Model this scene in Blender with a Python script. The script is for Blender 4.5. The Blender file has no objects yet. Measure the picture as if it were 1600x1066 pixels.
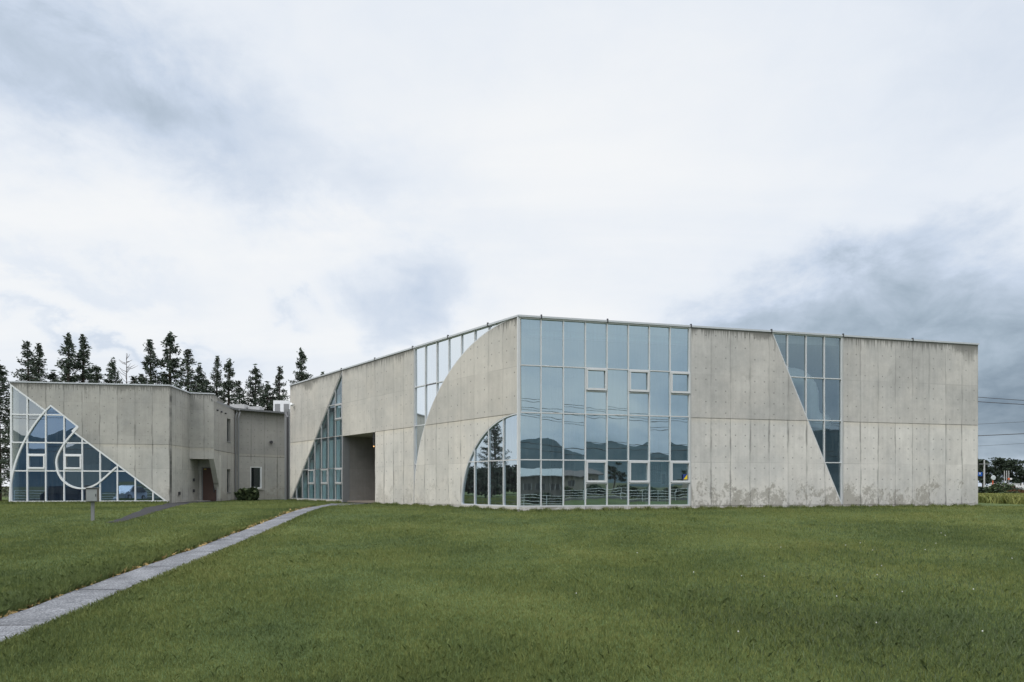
import bpy, bmesh, math, random
import numpy as np
from mathutils import Vector, Matrix
rad = math.radians
random.seed(7); rng = np.random.default_rng(7)
S = bpy.context.scene
C = S.collection
F = 948.0                       # focal length in pixels of the 1600 px wide picture
EYE = 0.93                      # eye height above the building's ground

# ------------------------------------------------------------------ node helper
class NT:
    def __init__(s, tree):
        s.t = tree; s.n = tree.nodes; s.l = tree.links
    def new(s, typ, **kw):
        nd = s.n.new(typ)
        for k, v in kw.items(): setattr(nd, k, v)
        return nd
    def put(s, sock, v):
        if v is None: return
        if isinstance(v, bpy.types.NodeSocket): s.l.new(v, sock)
        else: sock.default_value = v
    def m(s, op, a, b=None, c=None, clamp=False):
        nd = s.new('ShaderNodeMath', operation=op, use_clamp=clamp)
        s.put(nd.inputs[0], a); s.put(nd.inputs[1], b); s.put(nd.inputs[2], c)
        return nd.outputs[0]
    def ss(s, x, a, b):
        nd = s.new('ShaderNodeMapRange', interpolation_type='SMOOTHSTEP')
        s.put(nd.inputs['Value'], x); s.put(nd.inputs['From Min'], a); s.put(nd.inputs['From Max'], b)
        return nd.outputs['Result']
    def xyz(s, v):
        nd = s.new('ShaderNodeSeparateXYZ'); s.put(nd.inputs[0], v); return nd.outputs
    def vec(s, x, y, z):
        nd = s.new('ShaderNodeCombineXYZ')
        for i, q in enumerate((x, y, z)): s.put(nd.inputs[i], q)
        return nd.outputs[0]
    def noise(s, v, scale, detail=3, rough=.55, dist=0):
        nd = s.new('ShaderNodeTexNoise'); s.put(nd.inputs['Vector'], v)
        nd.inputs['Scale'].default_value = scale; nd.inputs['Detail'].default_value = detail
        nd.inputs['Roughness'].default_value = rough; nd.inputs['Distortion'].default_value = dist
        return nd.outputs['Fac']
    def mix(s, f, a, b, mode='MIX'):
        nd = s.new('ShaderNodeMix', data_type='RGBA', blend_type=mode)
        s.put(nd.inputs[0], f); s.put(nd.inputs[6], a); s.put(nd.inputs[7], b)
        return nd.outputs[2]
    def ramp(s, f, stops):
        nd = s.new('ShaderNodeValToRGB'); e = nd.color_ramp.elements
        while len(e) < len(stops): e.new(.5)
        for q, (p, c) in zip(e, stops): q.position = p; q.color = (*c, 1)
        s.put(nd.inputs[0], f); return nd.outputs[0]

# ------------------------------------------------------------------ camera
cam_d = bpy.data.cameras.new('camera'); cam = bpy.data.objects.new('camera', cam_d); C.objects.link(cam)
cam.location = (0, 0, EYE); cam.rotation_euler = (rad(90), 0, 0)
cam_d.sensor_width = 36; cam_d.lens = F/1600*36
cam_d.shift_y = (760-533)/1600
cam_d.clip_start = .1; cam_d.clip_end = 9000
S.camera = cam

# ------------------------------------------------------------------ exposure
S.view_settings.view_transform = 'Standard'; S.view_settings.look = 'None'
S.view_settings.exposure = 0.09; S.view_settings.gamma = 1

# ------------------------------------------------------------------ sun behind thick cloud
SUN_EL, SUN_AZ = rad(48), rad(-140)          # azimuth clockwise from +y
sdir = Vector((math.sin(SUN_AZ)*math.cos(SUN_EL), math.cos(SUN_AZ)*math.cos(SUN_EL), math.sin(SUN_EL)))
sun_d = bpy.data.lights.new('sun', 'SUN'); sun_d.energy = 1.5; sun_d.angle = rad(30); sun_d.color = (1, .985, .95)
sun = bpy.data.objects.new('sun', sun_d); C.objects.link(sun)
sun.rotation_euler = (-sdir).to_track_quat('-Z', 'Y').to_euler(); sun.location = (-20, -20, 40)

# ------------------------------------------------------------------ world: overcast cloud deck in sky directions
W = bpy.data.worlds.new('World'); S.world = W; W.use_nodes = True
w = NT(W.node_tree); w.n.clear()
tc = w.new('ShaderNodeTexCoord').outputs['Generated']
X, Y, Z = w.xyz(tc)[:3]
sky = w.new('ShaderNodeTexSky', sky_type='NISHITA'); sky.sun_disc = False
sky.sun_elevation = SUN_EL; sky.sun_rotation = SUN_AZ; sky.air_density = 1.2; sky.dust_density = 2
az = w.m('ARCTAN2', X, Y); el = w.m('ARCSINE', Z)
# cloud deck coordinates (a flat layer overhead) for streaks
den = w.m('ADD', w.m('MAXIMUM', Z, 0), .16)
deck = w.vec(w.m('DIVIDE', X, den), w.m('DIVIDE', Y, den), 0)
mp = w.new('ShaderNodeMapping'); w.put(mp.inputs[0], deck); mp.inputs['Rotation'].default_value = (0, 0, rad(-38)); mp.inputs['Scale'].default_value = (.35, 1.15, 1)
streak = w.noise(mp.outputs[0], 1.1, 6, .52, .5)
puff = w.noise(tc, 4.5, 9, .58, .3)
puff2 = w.noise(w.vec(w.m('ADD', X, 7.3), Y, w.m('MULTIPLY', Z, 1.6)), 8, 9, .6, .2)
azw = w.m('ADD', az, w.m('MULTIPLY', w.m('SUBTRACT', puff, .5), .34))
elw = w.m('ADD', el, w.m('MULTIPLY', w.m('SUBTRACT', puff2, .5), .22))
def ang(px, py):
    a = math.atan2(px-800, F); return a, math.atan2(760-py, math.hypot(px-800, F))
def blob(px, py, rot, sa, se, amp, soft=True, warp=1):
    a0, e0 = ang(px, py); c, s_ = math.cos(rad(rot)), math.sin(rad(rot))
    A, E = (azw, elw) if warp else (az, el)
    da = w.m('SUBTRACT', A, a0); de = w.m('SUBTRACT', E, e0)
    u = w.m('DIVIDE', w.m('ADD', w.m('MULTIPLY', da, c), w.m('MULTIPLY', de, s_)), sa)
    v = w.m('DIVIDE', w.m('SUBTRACT', w.m('MULTIPLY', de, c), w.m('MULTIPLY', da, s_)), se)
    r2 = w.m('ADD', w.m('MULTIPLY', u, u), w.m('MULTIPLY', v, v))
    if soft: g = w.m('EXPONENT', w.m('MULTIPLY', r2, -1))
    else: g = w.ss(r2, 1.5, .35)
    return w.m('MULTIPLY', g, amp)
d = w.m('ADD', .065, w.m('MULTIPLY', w.m('SUBTRACT', streak, .5), .62))
for b in [(110, 165, -14, .32, .11, .37), (430, 240, -9, .36, .085, .24), (40, 20, 0, .3, .12, .10), (800, 20, 0, .5, .10, .10),
          (1520, 90, 0, .36, .2, .16), (1570, 300, 0, .2, .16, .03),
          (1455, 515, -2, .31, .118, .16, False), (1400, 490, -3, .22, .085, .20), (1660, 650, 0, .30, .12, .56), (1560, 690, 0, .25, .06, .18), (1200, 500, 0, .20, .045, .12),
          (630, 462, 0, .125, .075, .13, False), (600, 480, 0, .10, .055, .22), (452, 492, -30, .022, .016, .20), (730, 450, 0, .10, .06, .10),
          (90, 422, -6, .17, .022, .16), (150, 530, -9, .17, .012, .24), (330, 320, -12, .5, .10, -.20), (250, 480, 0, .4, .05, -.10)]:
    d = w.m('ADD', d, blob(*b))
d = w.m('MULTIPLY', d, w.m('ADD', 1, w.m('MULTIPLY', w.m('SUBTRACT', w.noise(w.vec(X, Y, w.m('MULTIPLY', Z, 1.5)), 11, 9, .58, .4), .5), .9)))
# behind the photographer: greyer cloud over the hills, greyest to the right
back = w.ss(w.m('ADD', w.m('MULTIPLY', X, .35), w.m('MULTIPLY', Y, -1)), .25, .95)
low = w.ss(el, .36, .03)
d = w.m('ADD', d, w.m('MULTIPLY', w.m('MULTIPLY', back, w.m('ADD', .06, w.m('MULTIPLY', low, .26))), w.m('ADD', .25, w.m('MULTIPLY', w.ss(puff, .3, .7), 1.3))))
d = w.m('MINIMUM', w.m('MAXIMUM', d, 0), 1)
cloud = w.ramp(d, [(0, (.885, .90, .915)), (.16, (.775, .822, .888)), (.40, (.575, .655, .775)), (.65, (.36, .44, .525)), (1, (.135, .19, .255))])
zen = w.m('ADD', 1, w.m('MULTIPLY', w.ss(el, .72, 1.1), 2.6))          # an overcast sky is brighter overhead; this unseen part is boosted to light walls
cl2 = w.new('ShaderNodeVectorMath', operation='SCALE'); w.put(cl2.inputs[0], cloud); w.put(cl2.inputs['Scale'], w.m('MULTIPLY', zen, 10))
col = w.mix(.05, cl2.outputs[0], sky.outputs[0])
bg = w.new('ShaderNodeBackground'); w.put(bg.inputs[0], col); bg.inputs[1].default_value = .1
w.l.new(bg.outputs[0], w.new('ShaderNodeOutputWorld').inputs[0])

# ------------------------------------------------------------------ materials
def mat(name):
    m = bpy.data.materials.new(name); m.use_nodes = True
    t = NT(m.node_tree); t.n.clear()
    out = t.new('ShaderNodeOutputMaterial')
    return m, t, out
def bsdf(t, out, col, rough=.8, metal=0, bump=None, bstr=.3, spec=.5, bdist=.02):
    p = t.new('ShaderNodeBsdfPrincipled'); t.put(p.inputs['Base Color'], col); t.put(p.inputs['Roughness'], rough)
    p.inputs['Metallic'].default_value = metal; p.inputs['Specular IOR Level'].default_value = spec
    if bump is not None:
        b = t.new('ShaderNodeBump'); b.inputs['Strength'].default_value = bstr; b.inputs['Distance'].default_value = bdist
        t.put(b.inputs['Height'], bump); t.l.new(b.outputs[0], p.inputs['Normal'])
    t.l.new(p.outputs[0], out.inputs[0]); return p
def rgb(r, g, b): return (r, g, b, 1)
def plain(name, c, rough=.6, metal=0, var=.12, scale=6, spec=.5):
    m, t, out = mat(name)
    o = t.new('ShaderNodeTexCoord').outputs['Object']
    n = t.noise(o, scale, 5, .6)
    f = t.m('ADD', 1-var, t.m('MULTIPLY', n, 2*var))
    k = t.new('ShaderNodeVectorMath', operation='SCALE'); k.inputs[0].default_value = c; t.put(k.inputs['Scale'], f)
    bsdf(t, out, k.outputs[0], rough, metal, spec=spec)
    return m

def concrete(name, base=(.43, .42, .39), zj=3.72, top=7.4, seed=0, pitch=.9, x0=0, warm=1, stain=1.0, contrast=1.0, streak_top=1.0, brown=1.0, upj=.5):
    m, t, out = mat(name)
    o = t.new('ShaderNodeTexCoord').outputs['Object']
    x, y, z = t.xyz(o)[:3]
    # on faces that turn away from the wall plane run the texture along y
    sv = t.vec(t.m('ADD', x, seed*13.7), t.m('ADD', y, seed*3.1), z)
    n1 = t.noise(sv, .45, 5, .6); n2 = t.noise(sv, 2.3, 6, .62); n3 = t.noise(sv, 14, 4, .6)
    ver = t.noise(t.vec(t.m('ADD', t.m('MULTIPLY', x, 5.5), seed*7.7), t.m('MULTIPLY', y, 5), t.m('MULTIPLY', z, .28)), 1, 5, .6)
    ver2 = t.noise(t.vec(t.m('ADD', t.m('MULTIPLY', x, 16), seed*5.1), t.m('MULTIPLY', y, 15), t.m('MULTIPLY', z, .5)), 1, 4, .6)
    xs = t.m('DIVIDE', t.m('SUBTRACT', x, x0), pitch)
    pid = t.m('FLOOR', xs)
    row = t.m('FLOOR', t.m('DIVIDE', t.m('SUBTRACT', z, .1), 1.81))
    wn = t.new('ShaderNodeTexWhiteNoise', noise_dimensions='3D'); t.put(wn.inputs['Vector'], t.vec(pid, row, seed+.5))
    panel = wn.outputs['Value']
    # lower lift is paler and cleaner than the upper lift
    up = t.ss(z, zj-.02, zj+.02)
    v = t.m('ADD', 1, t.m('MULTIPLY', t.m('SUBTRACT', n1, .5), .46*contrast))
    v = t.m('ADD', v, t.m('MULTIPLY', t.m('SUBTRACT', n2, .5), .24*contrast))
    v = t.m('ADD', v, t.m('MULTIPLY', t.m('SUBTRACT', n3, .5), .12*contrast))
    v = t.m('ADD', v, t.m('MULTIPLY', t.m('SUBTRACT', ver, .5), .22*contrast))
    v = t.m('ADD', v, t.m('MULTIPLY', t.m('SUBTRACT', ver2, .5), .10*contrast))
    v = t.m('ADD', v, t.m('MULTIPLY', t.m('SUBTRACT', panel, .5), .09*contrast))
    v = t.m('MULTIPLY', v, t.m('SUBTRACT', 1.09, t.m('MULTIPLY', up, .16)))
    # formwork joints, uneven in strength
    fx = t.m('ABSOLUTE', t.m('SUBTRACT', t.m('FRACT', t.m('ADD', xs, .5)), .5))
    jn = t.noise(t.vec(t.m('MULTIPLY', pid, 3.3), seed, t.m('MULTIPLY', z, .7)), 1.3, 3, .6)
    jv = t.m('MULTIPLY', t.m('MULTIPLY', t.ss(fx, .022, .004), t.m('SUBTRACT', 1, t.m('MULTIPLY', up, upj))), t.m('ADD', .22, t.m('MULTIPLY', t.ss(jn, .38, .62), .72)))
    bleed = t.m('MULTIPLY', t.m('MULTIPLY', t.ss(fx, .10, .0), t.m('SUBTRACT', 1, t.m('MULTIPLY', up, upj+.05))), t.m('MULTIPLY', t.ss(jn, .46, .66), .60))
    zh = t.m('DIVIDE', t.m('SUBTRACT', z, .1), 1.81)
    fz = t.m('ABSOLUTE', t.m('SUBTRACT', t.m('FRACT', t.m('ADD', zh, .5)), .5))
    hn = t.noise(t.vec(t.m('MULTIPLY', x, .6), seed+4, t.m('MULTIPLY', row, 2.2)), 1.1, 3, .6)
    jh = t.m('MULTIPLY', t.ss(fz, .008, .001), t.m('MULTIPLY', t.ss(hn, .42, .62), .42))
    # tie holes
    cx_ = t.m('ABSOLUTE', t.m('SUBTRACT', t.m('FRACT', t.m('DIVIDE', t.m('SUBTRACT', x, x0), pitch/2)), .5))
    cz_ = t.m('ABSOLUTE', t.m('SUBTRACT', t.m('FRACT', t.m('DIVIDE', t.m('SUBTRACT', z, .1), .4525)), .5))
    rr = t.m('SQRT', t.m('ADD', t.m('MULTIPLY', cx_, cx_), t.m('MULTIPLY', cz_, cz_)))
    wh = t.new('ShaderNodeTexWhiteNoise', noise_dimensions='3D')
    t.put(wh.inputs['Vector'], t.vec(t.m('FLOOR', t.m('DIVIDE', t.m('SUBTRACT', x, x0), pitch/2)), t.m('FLOOR', t.m('DIVIDE', t.m('SUBTRACT', z, .1), .4525)), seed+9))
    hole = t.m('MULTIPLY', t.ss(rr, .085, .045), t.m('MULTIPLY', .55, t.ss(wh.outputs['Value'], .05, .75)))
    # grime running down from the coping
    tz = t.m('SUBTRACT', top, z)
    run = t.m('ADD', .10, t.m('MULTIPLY', t.ss(ver2, .35, .75), .75))
    run2 = t.m('MULTIPLY', t.ss(n1, .52, .70), .9)
    grime = t.m('MULTIPLY', t.ss(t.m('DIVIDE', tz, t.m('ADD', run, run2)), 1.0, .0), .80*streak_top)
    # damp brown patches near the foot
    pt = t.noise(t.vec(t.m('MULTIPLY', t.m('ADD', x, seed*3.3), 1.2), y, t.m('MULTIPLY', z, .9)), 1.5, 7, .66, .6)
    foot = t.ss(z, 1.9, .1)
    pt2 = t.noise(sv, 9, 8, .75)
    damp = t.m('MULTIPLY', t.ss(t.m('ADD', t.m('ADD', pt, t.m('MULTIPLY', foot, .16)), t.m('ADD', t.m('MULTIPLY', t.m('SUBTRACT', n1, .5), .5), t.m('MULTIPLY', t.m('SUBTRACT', pt2, .5), .60))), .615, .74), t.m('MULTIPLY', t.ss(foot, .0, .45), 1.0*stain))
    eff = t.m('MULTIPLY', t.ss(t.noise(t.vec(t.m('ADD', x, seed*9.1), y, t.m('MULTIPLY', z, 1.7)), 1.9, 8, .72, .4), .55, .70), t.m('MULTIPLY', t.ss(z, 2.6, .3), .45*stain))
    blot = t.m('MULTIPLY', t.ss(t.noise(sv, .9, 7, .68, .8), .62, .72), .24*stain)
    under = t.m('MULTIPLY', t.ss(t.m('SUBTRACT', zj, z), t.m('MULTIPLY', ver, .55), 0), t.m('MULTIPLY', t.m('SUBTRACT', 1, up), .30*warm))
    col = t.new('ShaderNodeVectorMath', operation='SCALE'); col.inputs[0].default_value = base; t.put(col.inputs['Scale'], v)
    c = col.outputs[0]
    cool = t.m('MULTIPLY', t.ss(n1, .60, .40), .5)
    c = t.mix(cool, c, t.mix(1, c, rgb(.955, .985, 1.02), 'MULTIPLY'))
    c = t.mix(under, c, t.mix(1, c, rgb(1.02, .94, .78), 'MULTIPLY'))
    c = t.mix(eff, c, rgb(.56, .56, .55))
    c = t.mix(t.m('MULTIPLY', damp, .66), c, rgb(.25, .23, .195))
    c = t.mix(t.m('MULTIPLY', blot, brown), c, rgb(.22, .21, .19))
    c = t.mix(grime, c, rgb(.10, .10, .09))
    dk = t.m('MAXIMUM', t.m('MAXIMUM', jv, bleed), t.m('MAXIMUM', jh, hole))
    c = t.mix(dk, c, rgb(.085, .085, .08))
    hgt = t.m('SUBTRACT', t.m('MULTIPLY', n3, .25), t.m('MULTIPLY', t.m('MAXIMUM', jv, hole), 1.2))
    bsdf(t, out, c, t.m('SUBTRACT', .86, t.m('MULTIPLY', damp, .2)), 0, hgt, .35, spec=.3, bdist=.01)
    return m

def glass_mat(name, tint=(.60, .76, .84), trans=(.42, .58, .62), refl=.40, bump=.0, mask=None, dirt=.1):
    m, t, out = mat(name)
    o = t.new('ShaderNodeTexCoord').outputs['Object']
    x, y, z = t.xyz(o)[:3]
    nb = t.noise(o, .9, 2, .5)
    bp = t.new('ShaderNodeBump'); bp.inputs['Strength'].default_value = bump; bp.inputs['Distance'].default_value = .02
    t.put(bp.inputs['Height'], nb)
    gl = t.new('ShaderNodeBsdfGlossy'); gl.inputs['Roughness'].default_value = 0
    t.l.new(bp.outputs[0], gl.inputs['Normal'])
    tr = t.new('ShaderNodeBsdfTransparent')
    fr = t.new('ShaderNodeFresnel'); fr.inputs['IOR'].default_value = 1.5
    fac = t.m('ADD', refl, t.m('MULTIPLY', fr.outputs[0], .6), clamp=True)
    t.put(gl.inputs['Color'], rgb(*tint)); t.put(tr.inputs['Color'], rgb(*trans))
    if mask:
        k = mask(t, x, z)
        t.put(gl.inputs['Color'], t.mix(k, rgb(*tint), rgb(.90, .95, .93)))
        t.put(tr.inputs['Color'], t.mix(k, rgb(*trans), rgb(.80, .86, .80)))
    mx = t.new('ShaderNodeMixShader'); t.put(mx.inputs[0], fac)
    t.l.new(tr.outputs[0], mx.inputs[1]); t.l.new(gl.outputs[0], mx.inputs[2])
    # a light film of dust with vertical rain runs
    df = t.new('ShaderNodeBsdfDiffuse'); df.inputs['Color'].default_value = rgb(.55, .60, .62)
    rn = t.noise(t.vec(t.m('MULTIPLY', x, 9), y, t.m('MULTIPLY', z, .8)), 1, 4, .6)
    m2 = t.new('ShaderNodeMixShader'); t.put(m2.inputs[0], t.m('MULTIPLY', t.ss(rn, .3, .75), dirt))
    t.l.new(mx.outputs[0], m2.inputs[1]); t.l.new(df.outputs[0], m2.inputs[2])
    t.l.new(m2.outputs[0], out.inputs[0])
    return m

M = {}
M['con_right'] = concrete('concrete_right', (.52, .495, .467), seed=1, stain=1.0, contrast=1.5)
M['con_left'] = concrete('concrete_left', (.525, .495, .447), seed=2, stain=.5, contrast=1.15)
M['con_annex'] = concrete('concrete_annex', (.40, .386, .355), pitch=.8887, x0=.0, zj=3.24, top=6.5, seed=3, stain=.5, contrast=1.5, upj=.05)
M['con_annex_side'] = concrete('concrete_annex_side', (.40, .386, .355), pitch=.8887, x0=.78, zj=3.24, top=6.5, seed=4, stain=.5, contrast=1.5, upj=.3)
M['con_link'] = concrete('concrete_link', (.355, .342, .315), zj=3.15, top=6.1, seed=5, stain=.6, contrast=1.1, streak_top=.5)
M['con_portal_shaded'] = concrete('concrete_portal_shaded', (.25, .238, .22), seed=7, stain=.3, contrast=1.2, streak_top=0)  # darkened copy of the concrete: the recess's shade is put into its colour
M['alu'] = plain('white_aluminium', (.56, .57, .58), .42, 0, .07, 3)
M['alu_grey'] = plain('grey_aluminium', (.42, .42, .42), .45, 0, .08, 3)
M['steel_grey'] = plain('grey_steel', (.22, .225, .23), .5, 0, .1, 4)
M['cap'] = plain('coping_metal', (.50, .52, .54), .4, .2, .1, 2)
M['dark'] = plain('dark_metal', (.05, .05, .055), .5, 0, .15, 5)
M['glass_r'] = glass_mat('glass_blue', (.74, .92, .97), (.52, .68, .70), .48, .09, dirt=.06)
M['glass_l'] = glass_mat('glass_pale', (.88, .94, .98), (.50, .64, .68), .84, .06, dirt=.05)
M['glass_q'] = glass_mat('glass_quarter_round', (.72, .85, .95), (.36, .46, .50), .62, .06, dirt=.05)
M['glass_d'] = glass_mat('glass_slanted', (.60, .77, .84), (.80, .88, .90), .28, .09, dirt=.05)
M['glass_t'] = glass_mat('glass_triangle', (.70, .82, .90), (.66, .84, .90), .20, .03, dirt=.04)
M['glass_dark'] = glass_mat('glass_dark', (.7, .8, .85), (.25, .30, .33), .08, .02, dirt=.02)
M['inner'] = plain('interior_plaster', (.42, .42, .41), .9)
M['inner_floor'] = plain('interior_floor', (.20, .17, .14), .6)
M['blind'] = plain('pale_blind', (.72, .76, .74), .9, 0, .06)
M['teal'] = plain('teal_panel', (.05, .24, .32), .7)
M['duct'] = plain('white_duct', (.80, .81, .80), .5)
M['roof'] = plain('roof_metal', (.17, .175, .18), .45, .3, .12, 1.5)
M['white'] = plain('white_paint', (.72, .73, .74), .45, 0, .06)
M['black'] = plain('black_rubber', (.02, .02, .02), .7)
M['door'] = plain('red_brown_door', (.095, .056, .045), .6, 0, .12)

# ------------------------------------------------------------------ geometry helpers
def obj(name, bm, m, parent=None, loc=(0, 0, 0), rz=0, smooth=False, recalc=True):
    me = bpy.data.meshes.new(name)
    if recalc: bmesh.ops.recalc_face_normals(bm, faces=bm.faces[:])
    bm.to_mesh(me); bm.free()
    for mm in (m if isinstance(m, (list, tuple)) else [m]): me.materials.append(mm)
    o = bpy.data.objects.new(name, me); C.objects.link(o)
    if parent: o.parent = parent
    o.location = loc; o.rotation_euler = (0, 0, rz)
    if smooth:
        for p in me.polygons: p.use_smooth = True
    return o
def raw(name, V, Fc, m, parent=None, loc=(0, 0, 0), rz=0):
    me = bpy.data.meshes.new(name); me.from_pydata(V, [], Fc); me.update()
    me.materials.append(m)
    o = bpy.data.objects.new(name, me); C.objects.link(o)
    if parent: o.parent = parent
    o.location = loc; o.rotation_euler = (0, 0, rz); return o
def tag(o, label=None, cat=None, group=None, kind=None):
    if label: o['label'] = label
    if cat: o['category'] = cat
    if group: o['group'] = group
    if kind: o['kind'] = kind
    return o
def thing(name, label, cat, loc=(0, 0, 0), rz=0, group=None):
    o = bpy.data.objects.new(name, None); C.objects.link(o); o.location = loc; o.rotation_euler = (0, 0, rz)
    o.empty_display_size = .3
    return tag(o, label, cat, group)
def copy_tree(o, parent=None):
    c = o.copy(); C.objects.link(c)
    if parent: c.parent = parent
    for ch in list(o.children): copy_tree(ch, c)
    return c
def box(bm, x0, x1, y0, y1, z0, z1):
    v = [bm.verts.new(p) for p in [(x0, y0, z0), (x1, y0, z0), (x1, y1, z0), (x0, y1, z0), (x0, y0, z1), (x1, y0, z1), (x1, y1, z1), (x0, y1, z1)]]
    for f in [(0, 3, 2, 1), (4, 5, 6, 7), (0, 1, 5, 4), (1, 2, 6, 5), (2, 3, 7, 6), (3, 0, 4, 7)]: bm.faces.new([v[i] for i in f])
def bxo(name, m, parent, x0, x1, y0, y1, z0, z1, loc=(0, 0, 0), rz=0, bev=0):
    bm = bmesh.new(); box(bm, x0, x1, y0, y1, z0, z1)
    if bev: bmesh.ops.bevel(bm, geom=bm.edges[:], offset=bev, segments=2, affect='EDGES')
    return obj(name, bm, m, parent, loc, rz)
def clean(P):
    out = []
    for p in P:
        if not out or math.hypot(p[0]-out[-1][0], p[1]-out[-1][1]) > 1e-4: out.append(p)
    if len(out) > 1 and math.hypot(out[0][0]-out[-1][0], out[0][1]-out[-1][1]) < 1e-4: out.pop()
    return out
def area(P): return .5*sum(P[i-1][0]*P[i][1]-P[i][0]*P[i-1][1] for i in range(len(P)))
def clip(P, axis, val, keep_less):
    out = []; n = len(P)
    for i in range(n):
        a, b = P[i-1], P[i]
        ia = (a[axis] <= val) if keep_less else (a[axis] >= val); ib = (b[axis] <= val) if keep_less else (b[axis] >= val)
        if ia != ib:
            t = (val-a[axis])/(b[axis]-a[axis]); out.append((a[0]+t*(b[0]-a[0]), a[1]+t*(b[1]-a[1])))
        if ib: out.append(b)
    return clean(out)
def cliprect(P, x0, x1, z0, z1):
    for ax, v, k in ((0, x0, False), (0, x1, True), (1, z0, False), (1, z1, True)):
        if len(P) < 3: return []
        P = clip(P, ax, v, k)
    return P if len(P) >= 3 and abs(area(P)) > 1e-4 else []
def prism(bm, P, y0, y1):
    P = clean(P)
    if len(P) < 3 or abs(area(P)) < 1e-4: return
    if area(P) < 0: P = P[::-1]
    a = [bm.verts.new((x, y0, z)) for x, z in P]; b = [bm.verts.new((x, y1, z)) for x, z in P]
    fs = [bm.faces.new(a), bm.faces.new(b[::-1])]
    n = len(P)
    for f in fs: f.normal_update()
    for i in range(n): bm.faces.new([a[i], b[i], b[(i+1) % n], a[(i+1) % n]])
    bm.normal_update(); bmesh.ops.triangulate(bm, faces=fs)
def wall(bm, P, y0, y1, holes=()):
    """prism of outline P with rectangular holes (x0,x1,z0,z1)"""
    xs = sorted({q for h in holes for q in h[:2]}); cuts = [-1e4]+xs+[1e4]
    for i in range(len(cuts)-1):
        s = P
        if cuts[i] > -1e3: s = clip(s, 0, cuts[i], False)
        if len(s) >= 3 and cuts[i+1] < 1e3: s = clip(s, 0, cuts[i+1], True)
        if len(s) < 3: continue
        mid = (cuts[i]+cuts[i+1])/2
        hs = sorted([(h[2], h[3]) for h in holes if h[0] <= mid <= h[1]])
        z = -1e4
        for (a, b) in hs+[(1e4, None)]:
            q = s
            if z > -1e3: q = clip(q, 1, z, False)
            if len(q) >= 3 and a < 1e3: q = clip(q, 1, a, True)
            if len(q) >= 3 and abs(area(q)) > 1e-4: prism(bm, q, y0, y1)
            z = b
def bar(bm, p, q, wd, y0, y1):
    """flat bar in the wall plane from p to q"""
    d_ = Vector((q[0]-p[0], q[1]-p[1]));
    if d_.length < 1e-4: return
    n = Vector((-d_.y, d_.x)).normalized()*wd/2
    prism(bm, [(p[0]+n.x, p[1]+n.y), (p[0]-n.x, p[1]-n.y), (q[0]-n.x, q[1]-n.y), (q[0]+n.x, q[1]+n.y)], y0, y1)
def band(bm, L, wd, y0, y1, closed=False, side=0):
    """continuous strip along polyline L; side 0 centred, +1 left of travel"""
    n = len(L); A = []; B = []
    for i in range(n):
        p = Vector(L[i])
        a = Vector(L[i-1]) if (i > 0 or closed) else None; b = Vector(L[(i+1) % n]) if (i < n-1 or closed) else None
        d1 = (p-a).normalized() if a is not None else None; d2 = (b-p).normalized() if b is not None else None
        if d1 is None: d1 = d2
        if d2 is None: d2 = d1
        n1 = Vector((-d1.y, d1.x)); n2 = Vector((-d2.y, d2.x)); m_ = n1+n2
        if m_.length < 1e-3: m_ = n1.copy()
        m_.normalize(); k = 1/max(.3, m_.dot(n1))
        lo, hi = (-wd/2, wd/2) if side == 0 else ((0, wd) if side > 0 else (-wd, 0))
        A.append(p+m_*lo*k); B.append(p+m_*hi*k)
    m4 = [[bm.verts.new((q.x, yy, q.y)) for q in Q] for Q, yy in ((A, y0), (B, y0), (B, y1), (A, y1))]
    for i in range(n if closed else n-1):
        j = (i+1) % n
        for k in range(4):
            a, b = m4[k], m4[(k+1) % 4]; bm.faces.new([a[i], a[j], b[j], b[i]])
    if not closed:
        for i in (0, n-1): bm.faces.new([m4[k][i] for k in range(4)])
def spans(P, x, axis=0):
    """intervals of the line coordinate[axis]=x inside polygon P"""
    t = []
    n = len(P); o = 1-axis
    for i in range(n):
        a, b = P[i-1], P[i]
        if (a[axis] <= x) != (b[axis] <= x): t.append(a[o]+(x-a[axis])/(b[axis]-a[axis])*(b[o]-a[o]))
    t.sort(); return [(t[i], t[i+1]) for i in range(0, len(t)-1, 2) if t[i+1]-t[i] > .02]
def tube(bm, pts, r, seg=8, caps=True):
    pts = [Vector(p) for p in pts]; rings = []
    rr = r if isinstance(r, (list, tuple)) else [r]*len(pts)
    for i, p in enumerate(pts):
        d_ = (pts[min(i+1, len(pts)-1)]-pts[max(i-1, 0)]).normalized()
        u = d_.cross(Vector((0, 0, 1)) if abs(d_.z) < .95 else Vector((1, 0, 0))).normalized(); v = d_.cross(u)
        rings.append([bm.verts.new(p+(u*math.cos(a)+v*math.sin(a))*rr[i]) for a in [2*math.pi*k/seg for k in range(seg)]])
    for a, b in zip(rings, rings[1:]):
        for k in range(seg): bm.faces.new([a[k], a[(k+1) % seg], b[(k+1) % seg], b[k]])
    if caps: bm.faces.new(rings[0][::-1]); bm.faces.new(rings[-1])
def arc(cx, cz, r, a0, a1, n=48): return [(cx+r*math.cos(rad(a0+(a1-a0)*i/n)), cz+r*math.sin(rad(a0+(a1-a0)*i/n))) for i in range(n+1)]

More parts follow.
